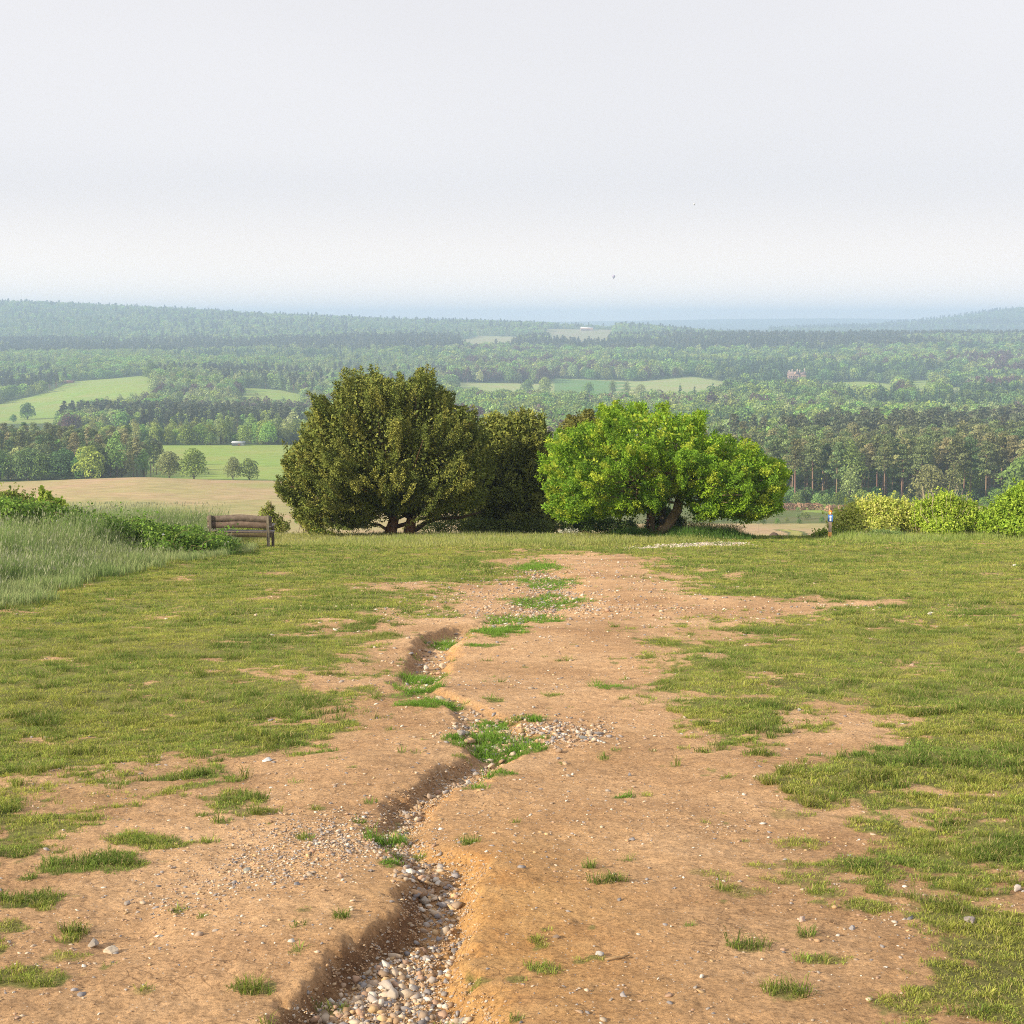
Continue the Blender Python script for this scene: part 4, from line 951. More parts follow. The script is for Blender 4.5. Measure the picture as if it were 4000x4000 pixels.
tube(tm, bx([(1612, 2076), (1635, 2062), (1662, 2042), (1710, 2026), (1800, 2022), (1880, 2000)]), [.09, .085, .075, .065, .05, .02], 7, (.09, .06, .04), .06)
tube(tm, bx([(1545, 2058), (1580, 2048), (1620, 2030), (1690, 2020)]), [.08, .07, .06, .03], 7, (.10, .06, .04), .06)
tube(tm, bx([(1520, 2072), (1500, 2062), (1482, 2050), (1420, 2040)]), [.07, .06, .05, .02], 7, (.13, .075, .045), .06)
tube(tm, bx([(1530, 2092), (1560, 2088), (1600, 2090)]), [.07, .06, .07], 7, (.08, .05, .035), .06)
limbs(tm, bx([(1540, 2030), (1608, 2030), (1520, 1960), (1640, 1950)]), tips - org, 46, .07, (.11, .065, .04))
tm.build('trunk', M['bark'], yew, True)
# second yew behind, its neighbour further right
def bigtree(name, outline, D, Rd, npl, per, Lp, rp, ll, lw, cols, base, label, cat='tree', up=.45, droop=.4, seed=1, r0=.2, nl=16, mat='needle', bark=YBARK):
    g = P(base, 2090, D); gz = float(terrain_z(g[0], D)[0] if D > 53 else ground_z(g[0], D)[0]); r = empty(name, (g[0], D, gz)); org = np.array(r.location); tag(r, label, cat)
    mb = MB(); tips, _ = crown_outline(mb, outline, D, Rd, npl, per, Lp, rp, ll, lw, cols, up, droop, seed); mb.V = [v - org for v in mb.V]; mb.build('crown', M[mat], r)
    tm = MB(); zc = tips[:, 2].mean() - gz; tube(tm, [(0, 0, -.5), (0, 0, .05), (.05, 0, zc * .5), (0, 0, zc)], [r0 * 1.3, r0, r0 * .8, r0 * .4], 9, bark, .1)
    limbs(tm, [(0, 0, zc * .3), (0, 0, zc * .6)], tips - org, nl, r0 * .35, bark); tm.build('trunk', M['bark'], r, True); return r
bigtree('yew_tree', [(1800, 2085), (1790, 1900), (1830, 1700), (1880, 1630), (1925, 1596), (1990, 1600), (2043, 1585), (2090, 1600), (2140, 1604), (2165, 1660), (2180, 1750), (2200, 1900), (2210, 2085)], 57.5, 2.4, 560, 110, 1.0, .25, .12, .055, [(.19, .22, .045), (.22, .235, .05), (.15, .18, .04)], 2010, 'dark yew half hidden between the big yew and the bright oak', seed=12)
bigtree('yew_tree', [(2180, 1700), (2180, 1610), (2215, 1588), (2260, 1600), (2310, 1592), (2340, 1620), (2400, 1700), (2400, 2060), (2180, 2060)], 62, 1.8, 260, 100, 1.0, .26, .12, .055, [(.17, .17, .04), (.13, .14, .035)], 2290, 'brownish yew top peeping out behind the left shoulder of the oak', seed=13)
# oak
OK_ = [(.26, .42, .035), (.32, .47, .04), (.20, .35, .035), (.43, .51, .06), (.22, .38, .045)]
D = 49.5
out = [(2095, 1763), (2122, 1723), (2165, 1672), (2230, 1664), (2277, 1649), (2312, 1625), (2335, 1562), (2370, 1590), (2425, 1545), (2459, 1572), (2526, 1560), (2570, 1578), (2607, 1560), (2640, 1602), (2700, 1618), (2761, 1593), (2738, 1645), (2795, 1683), (2842, 1694), (2903, 1702), (2957, 1723), (2992, 1775), (3050, 1795), (3098, 1817), (3078, 1871), (3044, 1925), (3055, 1985), (2990, 2008), (2930, 2020), (2842, 2006), (2760, 2022), (2700, 2012), (2685, 1965), (2672, 1930), (2640, 1920), (2605, 1945), (2560, 1980), (2506, 1990), (2425, 2000), (2331, 2030), (2250, 2035), (2196, 2019), (2105, 1990), (2142, 1938), (2088, 1871), (2110, 1817)]
oak = empty('oak_tree', gpt(2575, 2094)); org = np.array(oak.location)
tag(oak, 'broad bright green oak with a leaning bent trunk on the brow', 'tree')
mb = MB(); tips, _ = crown_outline(mb, out, D, 2.9, 1350, 105, .55, .17, .068, .05, OK_, .35, .2, 21, .15, fill=.09, bough=.36, stray=.4)
mb.V = [v - org for v in mb.V]; mb.build('crown', M['leaf'], oak)
tm = MB(); bx = lambda q: [p - org for p in px(q, D)]; OB = (.30, .21, .13)
tube(tm, bx([(2545, 2112), (2567, 2094), (2590, 2068), (2622, 2035), (2646, 1995), (2656, 1950), (2662, 1915), (2672, 1870)]), [.24, .19, .17, .175, .16, .14, .12, .09], 12, OB, .08)
tube(tm, bx([(2662, 1915), (2695, 1890), (2735, 1870), (2830, 1850)]), [.10, .08, .06, .03], 8, OB, .05)
tube(tm, bx([(2540, 2100), (2548, 2070), (2546, 2020), (2530, 1960), (2480, 1880)]), [.13, .11, .10, .09, .05], 9, (.14, .10, .065), .12)
tube(tm, bx([(2590, 2100), (2588, 2040), (2590, 1960), (2570, 1860)]), [.12, .11, .10, .06], 8, (.06, .05, .04), .1)
limbs(tm, bx([(2672, 1870), (2590, 1930), (2530, 1950), (2700, 1885), (2480, 1880)]), tips - org, 90, .06, (.30, .22, .15), 5)
tm.build('trunk', M['bark'], oak, True)

# ------------------------------------------------------------------ bushes
def lobebush(name, D, lobes, nleaf, size, cols, label, cat='shrub', mat='leaf', twigs=0, twc=(.30, .24, .16), twh=0, asp=.7, depth=.85, stems=True, basepx=None, lv=.14):
    """lobes: (X, Y, rx, ry[, dD]) measured at distance D"""
    L_ = []
    for l in lobes:
        dD = l[4] if len(l) > 4 else 0; p = P(l[0], l[1], D + dD); k = (D + dD) / F; L_.append([*p, l[2] * k, l[2] * k * depth, l[3] * k])
    L_ = np.array(L_); bx_ = basepx if basepx else L_[:, 0].mean(); b = np.array([L_[:, 0].mean(), D, 0.0])
    b[2] = float(ground_z(b[0], D)[0]) if D < 54 else float(terrain_z(b[0], D)[0])
    r = empty(name, b); tag(r, label, cat); L2 = L_.copy(); L2[:, :3] -= b
    mb = MB(); per = nleaf // len(cols)
    for c in cols: lobes_crown(mb, L2, per, size, c, lv, .27, .8, -.7, asp, gain=1.38, cv=.2)
    for _ in range(nleaf // 110):
        l = L2[rng.integers(0, len(L2))]; q = rdir(1)[0]; q[2] = abs(q[2]) + .2; q /= np.linalg.norm(q); s0 = l[:3] + q * l[3:] * .85; d_ = unit(q + np.array([0, 0, .9]) + rng.normal(0, .25, 3)); ln = rng.uniform(.12, .42) * (1 if nleaf > 8000 else .6)
        tt = rng.random(14); pp = s0 + d_ * (tt * ln)[:, None] + rng.normal(0, .022, (14, 3)); A, B = frame(np.tile(d_, (14, 1)), 1.2); V, f, c = leaves(pp, A, B, size, size * asp, np.array(cols[rng.integers(0, len(cols))]) * 1.38 * (1 + .15 * rng.normal(0, 1, (14, 1))), .08); mb.add(V, [f], c)
    mb.build('foliage', M[mat], r)
    if stems or twigs:
        tm = MB()
        for l in L2: 
            for _ in range(2): tube(tm, [(l[0] * .6, l[1] * .5, -.1), (l[0] * .8, l[1] * .7, l[2] * .5), (l[0] + rng.normal(0, .2) * l[3], l[1], l[2] + l[5] * .5)], [.025, .02, .008], 4, twc)
        for _ in range(twigs):
            l = L2[rng.integers(0, len(L2))]; q = rdir(1)[0]; q[2] = abs(q[2]); e = l[:3] + q * l[3:] * 1.0
            s = l[:3] * [1, 1, .3] + rng.normal(0, .1, 3); tube(tm, [s, (s + e) / 2 + rng.normal(0, .05, 3), e + [rng.normal(0, .05), 0, twh * rng.random()]], [.014, .010, .004], 3, twc)
        tm.build('stem', M['wood'], r)
    return r
BR = (.155, .27, .035)
lobebush('elder_bush', 50.5, [(3300, 2045, 75, 50), (3370, 2015, 85, 62), (3450, 2005, 90, 68), (3530, 2020, 80, 60), (3400, 2055, 120, 45, -.4), (3560, 2060, 60, 40)], 16000, .075, [(.44, .47, .10), (.36, .43, .09), (.48, .48, .15)], 'pale yellow green dome shaped bush with fine stems right of the signpost', twigs=110, twc=(.44, .37, .22), twh=.1)
lobebush('hawthorn_bush', 50.0, [(3620, 1995, 60, 50), (3610, 2030, 55, 45), (3690, 1985, 75, 62), (3740, 2030, 80, 60), (3680, 2060, 90, 42, -.4), (3800, 2045, 60, 50), (3780, 1990, 45, 36)], 18000, .07, [(.30, .40, .05), (.36, .43, .07), (.25, .35, .05)], 'tall yellow green hedge bush crowned with bare dead twigs', twigs=150, twc=(.46, .38, .26), twh=.5)
lobebush('leafy_bush', 49.5, [(3900, 2030, 80, 62), (3960, 1990, 80, 75), (4010, 1950, 80, 75), (4060, 1990, 90, 90), (3880, 2060, 70, 40), (3990, 2055, 100, 45, -.4), (4130, 1980, 90, 90)], 20000, .08, [(.25, .36, .04), (.30, .40, .05), (.19, .29, .04)], 'bright green leafy bush rising at the right edge of the hilltop', twigs=40)
lobebush('nettle_clump', 47.5, [(3440, 2085, 45, 18), (3500, 2088, 35, 15), (3400, 2094, 30, 10)], 2600, .05, [(.16, .24, .08), (.2, .27, .1)], 'low grey green nettle clump in front of the pale dome bush', 'plant', stems=False, asp=.35)
lobebush('bush', 50.0, [(3195, 2090, 26, 12), (3225, 2086, 30, 15), (3270, 2085, 35, 18), (3330, 2080, 40, 22)], 3600, .06, [(.20, .28, .05), (.26, .32, .06)], 'small green bush around the foot of the signpost')
lobebush('bush', 52.5, [(1040, 2015, 34, 34), (1070, 2040, 38, 38), (1100, 2060, 36, 28), (1020, 2060, 40, 28), (1055, 1990, 16, 20)], 4200, .055, [(.24, .29, .05), (.14, .18, .04), (.28, .28, .09)], 'thin yellow green bush just right of the bench back', twigs=70, twh=.2)
lobebush('bush', 53, [(860, 2078, 60, 15), (950, 2075, 70, 17), (1020, 2078, 60, 18)], 3600, .05, [(.15, .22, .03), (.24, .28, .05)], 'low green hedge bush seen through the gap under the bench back')
lobebush('ivy_bush', 51.5, [(1225, 2055, 30, 26), (1240, 2075, 36, 20), (1205, 2035, 20, 22), (1175, 2025, 26, 30)], 3600, .06, [(.08, .22, .02), (.11, .26, .03)], 'glossy bright green ivy bush at the left foot of the big yew', twigs=50, twh=.25)
lobebush('bush', 55.5, [(1690, 2068, 60, 30), (1780, 2062, 80, 36), (1880, 2060, 90, 38), (1990, 2060, 90, 40), (2090, 2062, 80, 38)], 9000, .06, [(.085, .115, .03), (.11, .14, .035)], 'dark bushes filling the gap beneath the yews, right of the twin trunks')
lobebush('hawthorn_bush', 51.5, [(2230, 2050, 45, 42), (2300, 2055, 55, 38), (2380, 2058, 55, 34), (2450, 2062, 45, 30)], 9000, .055, [(.09, .15, .04), (.12, .18, .06)], 'grey green hawthorn bush under the oak left of the wooden post')
lobebush('holly_bush', 52.5, [(2590, 2030, 50, 55), (2640, 2050, 45, 42), (2560, 2060, 45, 34), (2680, 2075, 40, 20)], 9000, .055, [(.045, .075, .02), (.06, .10, .03)], 'very dark bush behind the leaning oak trunk')
lobebush('dry_weeds', 51.5, [(2760, 2065, 60, 28), (2850, 2070, 70, 22), (2700, 2060, 30, 26)], 900, .04, [(.40, .33, .17), (.33, .30, .14)], 'sparse dry brown weed stems on the bank right of the oak', 'plant', twigs=160, twh=.12, twc=(.42, .33, .2), stems=False)
# small tree in front of the hawthorn, a thin reddish stem
r = empty('sapling', gpt(2426, 2092)); tag(r, 'thin reddish sapling trunk under the left half of the oak crown', 'tree')
tm = MB(); k = 49 / F; tube(tm, [(0, 0, -.2), (0, 0, .1), (-.03, 0, 70 * k), (-.25, 0, 110 * k), (-.5, .1, 150 * k)], [.05, .042, .04, .03, .015], 7, (.25, .12, .07), .05); tm.build('trunk', M['bark'], r, True)
mb = MB(); lobes_crown(mb, [[-.3, 0, 150 * k, .5, .5, .4], [.2, 0, 175 * k, .5, .5, .35]], 900, .09, (.15, .26, .03)); mb.build('crown', M['leaf'], r)
# white umbels and blossom
def flowers(name, X0, X1, Y0, Y1, D, n, label, s=.035):
    r = empty(name, gpt((X0 + X1) / 2, 2092)); org = np.array(r.location); tag(r, label, 'flowers'); mb = MB(); st = MB()
    for _ in range(n):
        p = P(rng.uniform(X0, X1), rng.uniform(Y0, Y1), D + rng.uniform(-.4, .4)) - org; q = 7
        a, b = frame(np.tile([0, -.3, 1.], (q, 1)), .5); V, f, c = leaves(p + rng.normal(0, s * .7, (q, 3)), a, b, s, s, np.full((q, 3), .72) * [1, 1, .92]); mb.add(V, [f], c)
        tube(st, [(p[0] + rng.normal(0, .03), p[1], max(p[2] - .35, 0)), p], [.005, .004], 3, (.15, .22, .06))
    mb.build('blossom', M['leaf'], r); st.build('stem', M['grass'], r)
flowers('cow_parsley', 2185, 2262, 2066, 2080, 49.3, 30, 'cream white cow parsley in the grass below the yew and oak gap')
flowers('hawthorn_blossom', 2205, 2235, 2010, 2045, 50.4, 16, 'white blossom sprays on the grey green bush under the oak', .03)

# ------------------------------------------------------------------ bramble thicket on the left
def thicket():
    hX = lambda X: np.interp(X, [-500, 0, 130, 300, 500, 700, 850, 930], [1.45, 1.36, 1.26, 1.10, .88, .72, .55, .3])
    L_ = []
    for X in np.arange(-420, 900, 26):
        for d in np.arange(32.5, 38.6, 1.0):
            if X > 450 and d < 32.5 + (0 if X < 800 else 2): pass
            front = np.interp(X, [-420, 0, 450, 620, 800, 900], [32.6, 32.8, 34.2, 34.0, 34.6, 36.0])
            if d < front: continue
            h = hX(X) * np.clip((d - front) / 2.2 + .35, .3, 1) * rng.uniform(.82, 1.1); x = (X + rng.uniform(-14, 14) - 2000) / F * d; g = ground_z(x, d)[0]
            r0 = rng.uniform(.3, .45); L_.append([x, d + rng.uniform(-.3, .3), g + h - r0 * .75, r0, r0, min(r0 * .8, h * .6)])
    L_ = np.array(L_); b = np.array([-9.5, 35.5, ground_z(-9.5, 35.5)[0]]); r = empty('bramble_thicket', b)
    tag(r, 'wide mound of bright green brambles behind the tall grass on the left', 'brambles')
    L_[:, :3] -= b; mb = MB()
    for c, n in (((.13, .22, .04), 26000), ((.18, .27, .045), 20000), ((.10, .17, .04), 16000)): lobes_crown(mb, L_, n, .075, c, .16, .28, .7, -.5, .75, gain=1.35, cv=.25)
    mb.build('foliage', M['leaf'], r)
    st = MB()
    for _ in range(90):
        l = L_[rng.integers(0, len(L_))]; a = rng.uniform(0, 6.28); s = l[:3]; tube(st, [s, s + [math.cos(a) * .25, math.sin(a) * .25, .38], s + [math.cos(a) * .6, math.sin(a) * .6, .42 + rng.uniform(-.1, .15)]], [.007, .006, .003], 3, (.17, .15, .07))
        q = 7; pp = s + [math.cos(a) * .5, math.sin(a) * .5, .42] + rng.normal(0, .09, (q, 3)); A, B = frame(np.tile([0, 0, 1.], (q, 1)), .6); V, f, c = leaves(pp, A, B, .09, .065, np.full((q, 3), 1.0) * (.15, .29, .035)); mb2.add(V, [f], c)
    st.build('stem', M['wood'], r); return r, L_, b
mb2 = MB(); rt, LT, bT = thicket(); mb2.build('shoot_leaves', M['leaf'], rt)
for _ in range(26):
    fl = MB()
    l = LT[rng.integers(0, len(LT))]; q = 5; d_ = unit(np.array([rng.normal(0, .6), -.7, .7])); p = l[:3] + d_ * l[3:] * 1.04
    a, b = frame(np.tile(d_, (q, 1)), .3); V, f, c = leaves(p + rng.normal(0, .012, (q, 3)), a, b, .035, .03, np.full((q, 3), .75)); fl.add(V, [f], c); fl.build('flower', M['leaf'], rt)
lobebush('bush', 41.0, [(-60, 1990, 110, 70), (40, 1975, 80, 58), (110, 1985, 60, 45), (150, 2005, 55, 45), (-160, 1990, 110, 80)], 9000, .07, [(.17, .20, .05), (.13, .17, .04), (.22, .26, .05)], 'rounded olive bush behind the brambles at the far left edge')
lobebush('maple_sapling', 39.5, [(178, 1955, 26, 26), (205, 1975, 32, 26), (235, 1985, 26, 24), (190, 2000, 55, 26), (170, 1935, 12, 14), (250, 2003, 20, 18)], 2600, .12, [(.20, .28, .04), (.25, .31, .06)], 'yellow green sapling poking up behind the brambles', 'tree', twigs=30)
# ------------------------------------------------------------------ bench
def bench():
    c = gpt(935, 2138); c = (gpt(816, 2140) + gpt(1056, 2140)) / 2; r = empty('park_bench', c, R(-3)); tag(r, 'weathered wooden bench seen from behind, facing the valley', 'bench')
    W = (.16, .125, .10); Wd = (.12, .095, .075); Wl = (.20, .17, .12); hw = .815
    for s in (-1, 1):
        m_ = MB(); box(m_, (s * hw, 0, .43), (.036, .04, .49), None, Wl, .008); m_.build('back_post', M['wood'], r)
        m_ = MB(); box(m_, (s * (hw + .02), .52, .20), (.036, .04, .28), None, Wd, .008); m_.build('leg', M['wood'], r)
        m_ = MB(); box(m_, (s * (hw + .035), .30, .60), (.05, .30, .022), None, (.30, .27, .24), .008); m_.build('armrest', M['wood'], r)
        m_ = MB(); box(m_, (s * (hw + .03), .50, .52), (.03, .035, .058), None, W, .006); m_.build('arm_support', M['wood'], r)
        m_ = MB(); box(m_, (s * (hw + .03), .26, .345), (.028, .22, .05), None, Wd, .006); m_.build('side_rail', M['wood'], r)
    def plank(z0, z1, c0, c1, y, name, col, th=.022, hx=.905):
        n = 26; xs = np.linspace(-hx, hx, n); arch = lambda x: np.exp(-(x / .42) ** 2)
        V = []
        for yy in (y - th, y + th): V += [(x, yy, z1 + c1 * arch(x)) for x in xs] + [(x, yy, z0 + c0 * arch(x)) for x in xs]
        V = np.array(V); f = []
        for i in range(n - 1):
            f += [[i, n + i, n + i + 1, i + 1], [2 * n + i, 2 * n + i + 1, 3 * n + i + 1, 3 * n + i], [i, i + 1, 2 * n + i + 1, 2 * n + i], [n + i, 3 * n + i, 3 * n + i + 1, n + i + 1]]
        f += [[0, 2 * n, 3 * n, n], [n - 1, 2 * n - 1, 4 * n - 1, 3 * n - 1]]
        m_ = MB(); m_.add(V, [f], col); m_.build(name, M['wood'], r)
    plank(.716, .890, .030, .042, .064, 'back_plank', W); plank(.545, .711, .018, .030, .064, 'back_plank', (.145, .105, .08))
    for k_, yy in enumerate((.15, .285, .42)):
        m_ = MB(); box(m_, (0, yy, .425), (.90, .062, .022), None, ((.19, .15, .12), (.27, .25, .24), (.30, .28, .27))[k_], .006); m_.build('seat_plank', M['wood'], r)
    m_ = MB(); box(m_, (0, .072, .345), (.90, .02, .055), None, (.13, .10, .05), .006); m_.build('apron', M['wood'], r)
    return r
bench()

# ------------------------------------------------------------------ posts and signs
def waymark():
    g = gpt(3241, 2106); k = g[1] / F; r = empty('signpost', g, R(-6)); tag(r, 'square wooden signpost with orange cap and blue arrow plate', 'signpost')
    H = .94; m_ = MB(); box(m_, (0, 0, H / 2 - .15), (.05, .05, H / 2 + .05), None, (.40, .30, .22), .008); m_.build('post', M['wood'], r)
    m_ = MB(); box(m_, (0, 0, .13), (.053, .053, .13), None, (.45, .24, .08), .006); p = m_.build('lichen', M['wood'], r)
    m_ = MB(); V = [(-.052, -.052, 0), (.052, -.052, 0), (.052, .052, 0), (-.052, .052, 0), (-.052, -.052, .10), (.052, -.052, .10), (.052, .052, .10), (-.052, .052, .10), (0, 0, .155)]
    m_.add(V, [[[0, 1, 5, 4], [1, 2, 6, 5], [2, 3, 7, 6], [3, 0, 4, 7]], [[4, 5, 8], [5, 6, 8], [6, 7, 8], [7, 4, 8]]], (.75, .26, .03)); cap = m_.build('cap', M['paint'], r, loc=(0, 0, H - .10))
    m_ = MB(); tube(m_, [(0, -.057, .045), (0, -.060, .045)], [.026, .026], 12, (.85, .75, .6)); m_.build('disc', M['paint'], cap)
    pl = MB(); box(pl, (0, 0, 0), (.082, .006, .112), None, (.10, .27, .70), .003); pl = pl.build('plate', M['paint'], r, loc=(0, -.0625, H - .22))
    a = MB(); y = -.0085
    def prism(pts, c): 
        n = len(pts); V = [(x_, y, z_) for x_, z_ in pts] + [(x_, y + .002, z_) for x_, z_ in pts]
        a.add(V, [[[i, (i + 1) % n, n + (i + 1) % n, n + i] for i in range(n)]], c)
        for i in range(1, n - 1): a.add([V[0], V[i], V[i + 1]], [[[0, 1, 2]]], c)
    wht = (.85, .87, .9)
    prism([(-.052, .03), (.052, .03), (0, .088)], wht); prism([(-.026, .022), (-.026, -.008), (.026, -.008), (.026, .022)], wht); prism([(-.026, -.016), (-.026, -.095), (.026, -.095), (.026, -.016)], wht)
    a.build('arrow', M['paint'], pl)
waymark()
def marker():
    g = gpt(2530, 2099); r = empty('wooden_post', g); tag(r, 'reddish square wooden post with a white and red marker beside the oak trunk', 'post')
    m_ = MB(); box(m_, (0, 0, .36), (.05, .05, .50), np.array([[1, 0, .02], [0, 1, 0], [-.02, 0, 1]]), (.24, .13, .10), .008); m_.build('post', M['wood'], r)
    m_ = MB(); box(m_, (0, 0, 0), (.045, .004, .045), None, (.8, .85, .9), .001); q_ = m_.build('marker', M['paint'], r, loc=(.015, -.060, .62))
    m_ = MB(); m_.add([(-.044, -.0065, -.044), (.044, -.0065, -.044), (.044, -.0065, .044)], [[[0, 1, 2]]], (.8, .10, .03)); m_.build('red_triangle', M['paint'], q_)
marker()
g = P(3020, 2102, 58.0)
r = empty('soil_heap', (g[0], g[1], g[2] - .4)); tag(r, 'dark brown domed heap just beyond the brow, left of the signpost', 'heap')
m_ = MB(); n1, n2 = 14, 30; V = []; 
for i in range(n1 + 1):
    t = i / n1
    for j in range(n2):
        a = j / n2 * 2 * math.pi; rr = .45 * t; V.append((rr * math.cos(a) * 1.05 + .04, rr * math.sin(a), .62 * math.cos(t * math.pi / 2) ** .8 + rng.normal(0, .006)))
i, j = np.meshgrid(np.arange(n1), np.arange(n2), indexing='ij'); i = i.ravel(); j = j.ravel()
m_.add(V, [np.stack([i * n2 + j, (i + 1) * n2 + j, (i + 1) * n2 + (j + 1) % n2, i * n2 + (j + 1) % n2], 1)], (.105, .075, .06)); m_.build('mound', M['stone'], r, True)
def pole(X, Yt, D, bar, label):
    x = (X - 2000) / F * D; z = float(terrain_z(x, D)[0]); top = P(X, Yt, D)[2]; r = empty('field_pole', (x, D, z)); tag(r, label, 'pole'); h = top - z
    m_ = MB(); tube(m_, [(0, 0, -.3), (0, 0, h)], [.09, .07], 7, (.34, .26, .18)); m_.build('post', M['wood'], r)
    if bar: m_ = MB(); box(m_, (0, 0, h), (.38, .06, .05), None, (.3, .24, .18), .01); m_.build('crossbar', M['wood'], r)
pole(2970, 2046, 318, True, 'thin wooden pole with a short crossbar standing in the tan field')
pole(3061, 2072, 316, False, 'plain thin wooden pole right of the one with the crossbar')
pole(3013, 2023, 372, True, 'small pale post with a flat top on the rough bank beyond the field')
# scrub on the rough bank below the pines
for i in range(46):
    d = rng.uniform(345, 408); X = rng.uniform(2700, 3420); x = (X - 2000) / F * d
    plant('scrub_bush', ['shrub0', 'shrub1', 'shrub2'][i % 3], x, d, rng.uniform(.18, .42), 'low scrub bush on the rough bank between the tan field and the pines', 'shrub', 'scrub on the bank below the pines')
for i, (X, d, wd, hh) in enumerate(((3130, 398, 12, 1.6), (3290, 392, 7, 1.4))):
    x = (X - 2000) / F * d; mb = MB(); lobes_crown(mb, [[wd * (q - 2) / 5, 0, .3, wd / 6, 1.5, hh] for q in range(5)], 1500, .5, (.26, .17, .11)); o_ = mb.build('bracken_patch', M['leaf'], loc=(x, d, float(terrain_z(x, d)[0])))
    tag(o_, ['long brown bracken patch on the bank at the foot of the pines', 'smaller brown bracken patch nearer the signpost'][i], 'bracken')

# ------------------------------------------------------------------ far buildings
def house():
    d = 1760; X0 = 3076; x = (3105 - 2000) / F * d; k = d / F; zt = P(3105, 1420, d)[2]; z0 = float(terrain_z(x, d)[0]); zt = z0 + 15.5; r = empty('manor_house', (x, d, z0)); tag(r, 'pinkish brick house with gables and tall chimneys among far trees', 'house'); H = zt - z0
    BRK = (.46, .33, .27); RF = (.30, .23, .21); CH = (.60, .50, .42)
    m_ = MB(); box(m_, (-3.5, 0, H * .40), (6, 4, H * .40), None, BRK, .05); box(m_, (7, 2, H * .38), (5, 4, H * .38), None, BRK, .05); w_ = m_.build('wall', M['wall'], r)
    m_ = MB()
    for cx_, wd_, y_ in ((-3.5, 6.3, 0), (7, 5.3, 2)):
        zb_ = H * (.80 if cx_ < 0 else .76) + .02; V = [(cx_ - wd_, y_ - 4.3, zb_), (cx_ + wd_, y_ - 4.3, zb_), (cx_ + wd_, y_ + 4.3, zb_), (cx_ - wd_, y_ + 4.3, zb_), (cx_ - wd_, y_, zb_ + 3), (cx_ + wd_, y_, zb_ + 3)]
        m_.add(V, [[[0, 1, 5, 4], [2, 3, 4, 5], [0, 3, 2, 1]], [[0, 4, 3], [1, 2, 5]]], RF)
    rf = m_.build('roof', M['wall'], r)
    for cx_, hh in ((-8, 4), (-4.5, 5), (1.5, 5.5), (4.5, 4.5), (10, 6)):
        m_ = MB(); box(m_, (cx_, 0, H * .8 + hh / 2), (.55, .55, hh / 2 + .6), None, CH, .04); m_.build('chimney', M['wall'], rf)
    m_ = MB(); V = [(-3.6, -4.35, H * .8), (.6, -4.35, H * .8), (-1.5, -4.35, H * .8 + 3.4), (-3.6, -3.6, H * .8), (.6, -3.6, H * .8), (-1.5, -3.6, H * .8 + 3.4)]; m_.add(V, [[[0, 1, 2], [3, 5, 4]], [[0, 3, 4, 1], [1, 4, 5, 2], [0, 2, 5, 3]]], (.60, .42, .30)); m_.build('gable', M['wall'], r)
    for q in range(5): m_ = MB(); box(m_, (-8 + q * 2.2, -4.05, H * .62), (.5, .06, .8), None, (.08, .08, .1), .01); m_.build('window', M['paint'], r)
house()
def barn(name, X, Yg, d, wd, h, label, wallc, roofc, dp=5.):
    x = (X - 2000) / F * d; z0 = float(terrain_z(x, d)[0]); r = empty(name, (x, d, z0)); tag(r, label, 'building')
    m_ = MB(); box(m_, (0, 0, h * .35), (wd / 2, dp, h * .35 + .2), None, wallc, .04); m_.build('wall', M['wall'], r)
    zb_ = h * .72; m_ = MB(); V = [(-wd / 2 - .4, -dp - .4, zb_), (wd / 2 + .4, -dp - .4, zb_), (wd / 2 + .4, dp + .4, zb_), (-wd / 2 - .4, dp + .4, zb_), (-wd / 2 - .4, 0, h), (wd / 2 + .4, 0, h)]
    m_.add(V, [[[0, 1, 5, 4], [2, 3, 4, 5], [0, 3, 2, 1]], [[0, 4, 3], [1, 2, 5]]], roofc); m_.build('roof', M['wall'], r)
    m_ = MB(); box(m_, (wd * .12, -dp - .08, h * .25), (wd * .1, .07, h * .24), None, (.3, .14, .1), .02); m_.build('door', M['wall'], r)
barn('farm_barn', 2290, 1290, 3850, 31, 9, 'long pale roofed barn in the farmland on the horizon', (.62, .42, .34), (.75, .72, .70), 8)
barn('shed', 930, 1715, 706, 5.4, 2.0, 'small grey white roofed shed among the trees behind the green field', (.30, .32, .34), (.46, .49, .53), 2.5)
barn('white_cabin', 3768, 1510, 1560, 6, 3, 'tiny white cabin at the edge of a meadow on the right', (.8, .8, .8), (.8, .8, .82), 2)
barn('shed', 268, 1492, 1640, 14, 3.4, 'low dark red shed at the top edge of the far left meadow', (.25, .12, .1), (.3, .2, .17), 3)

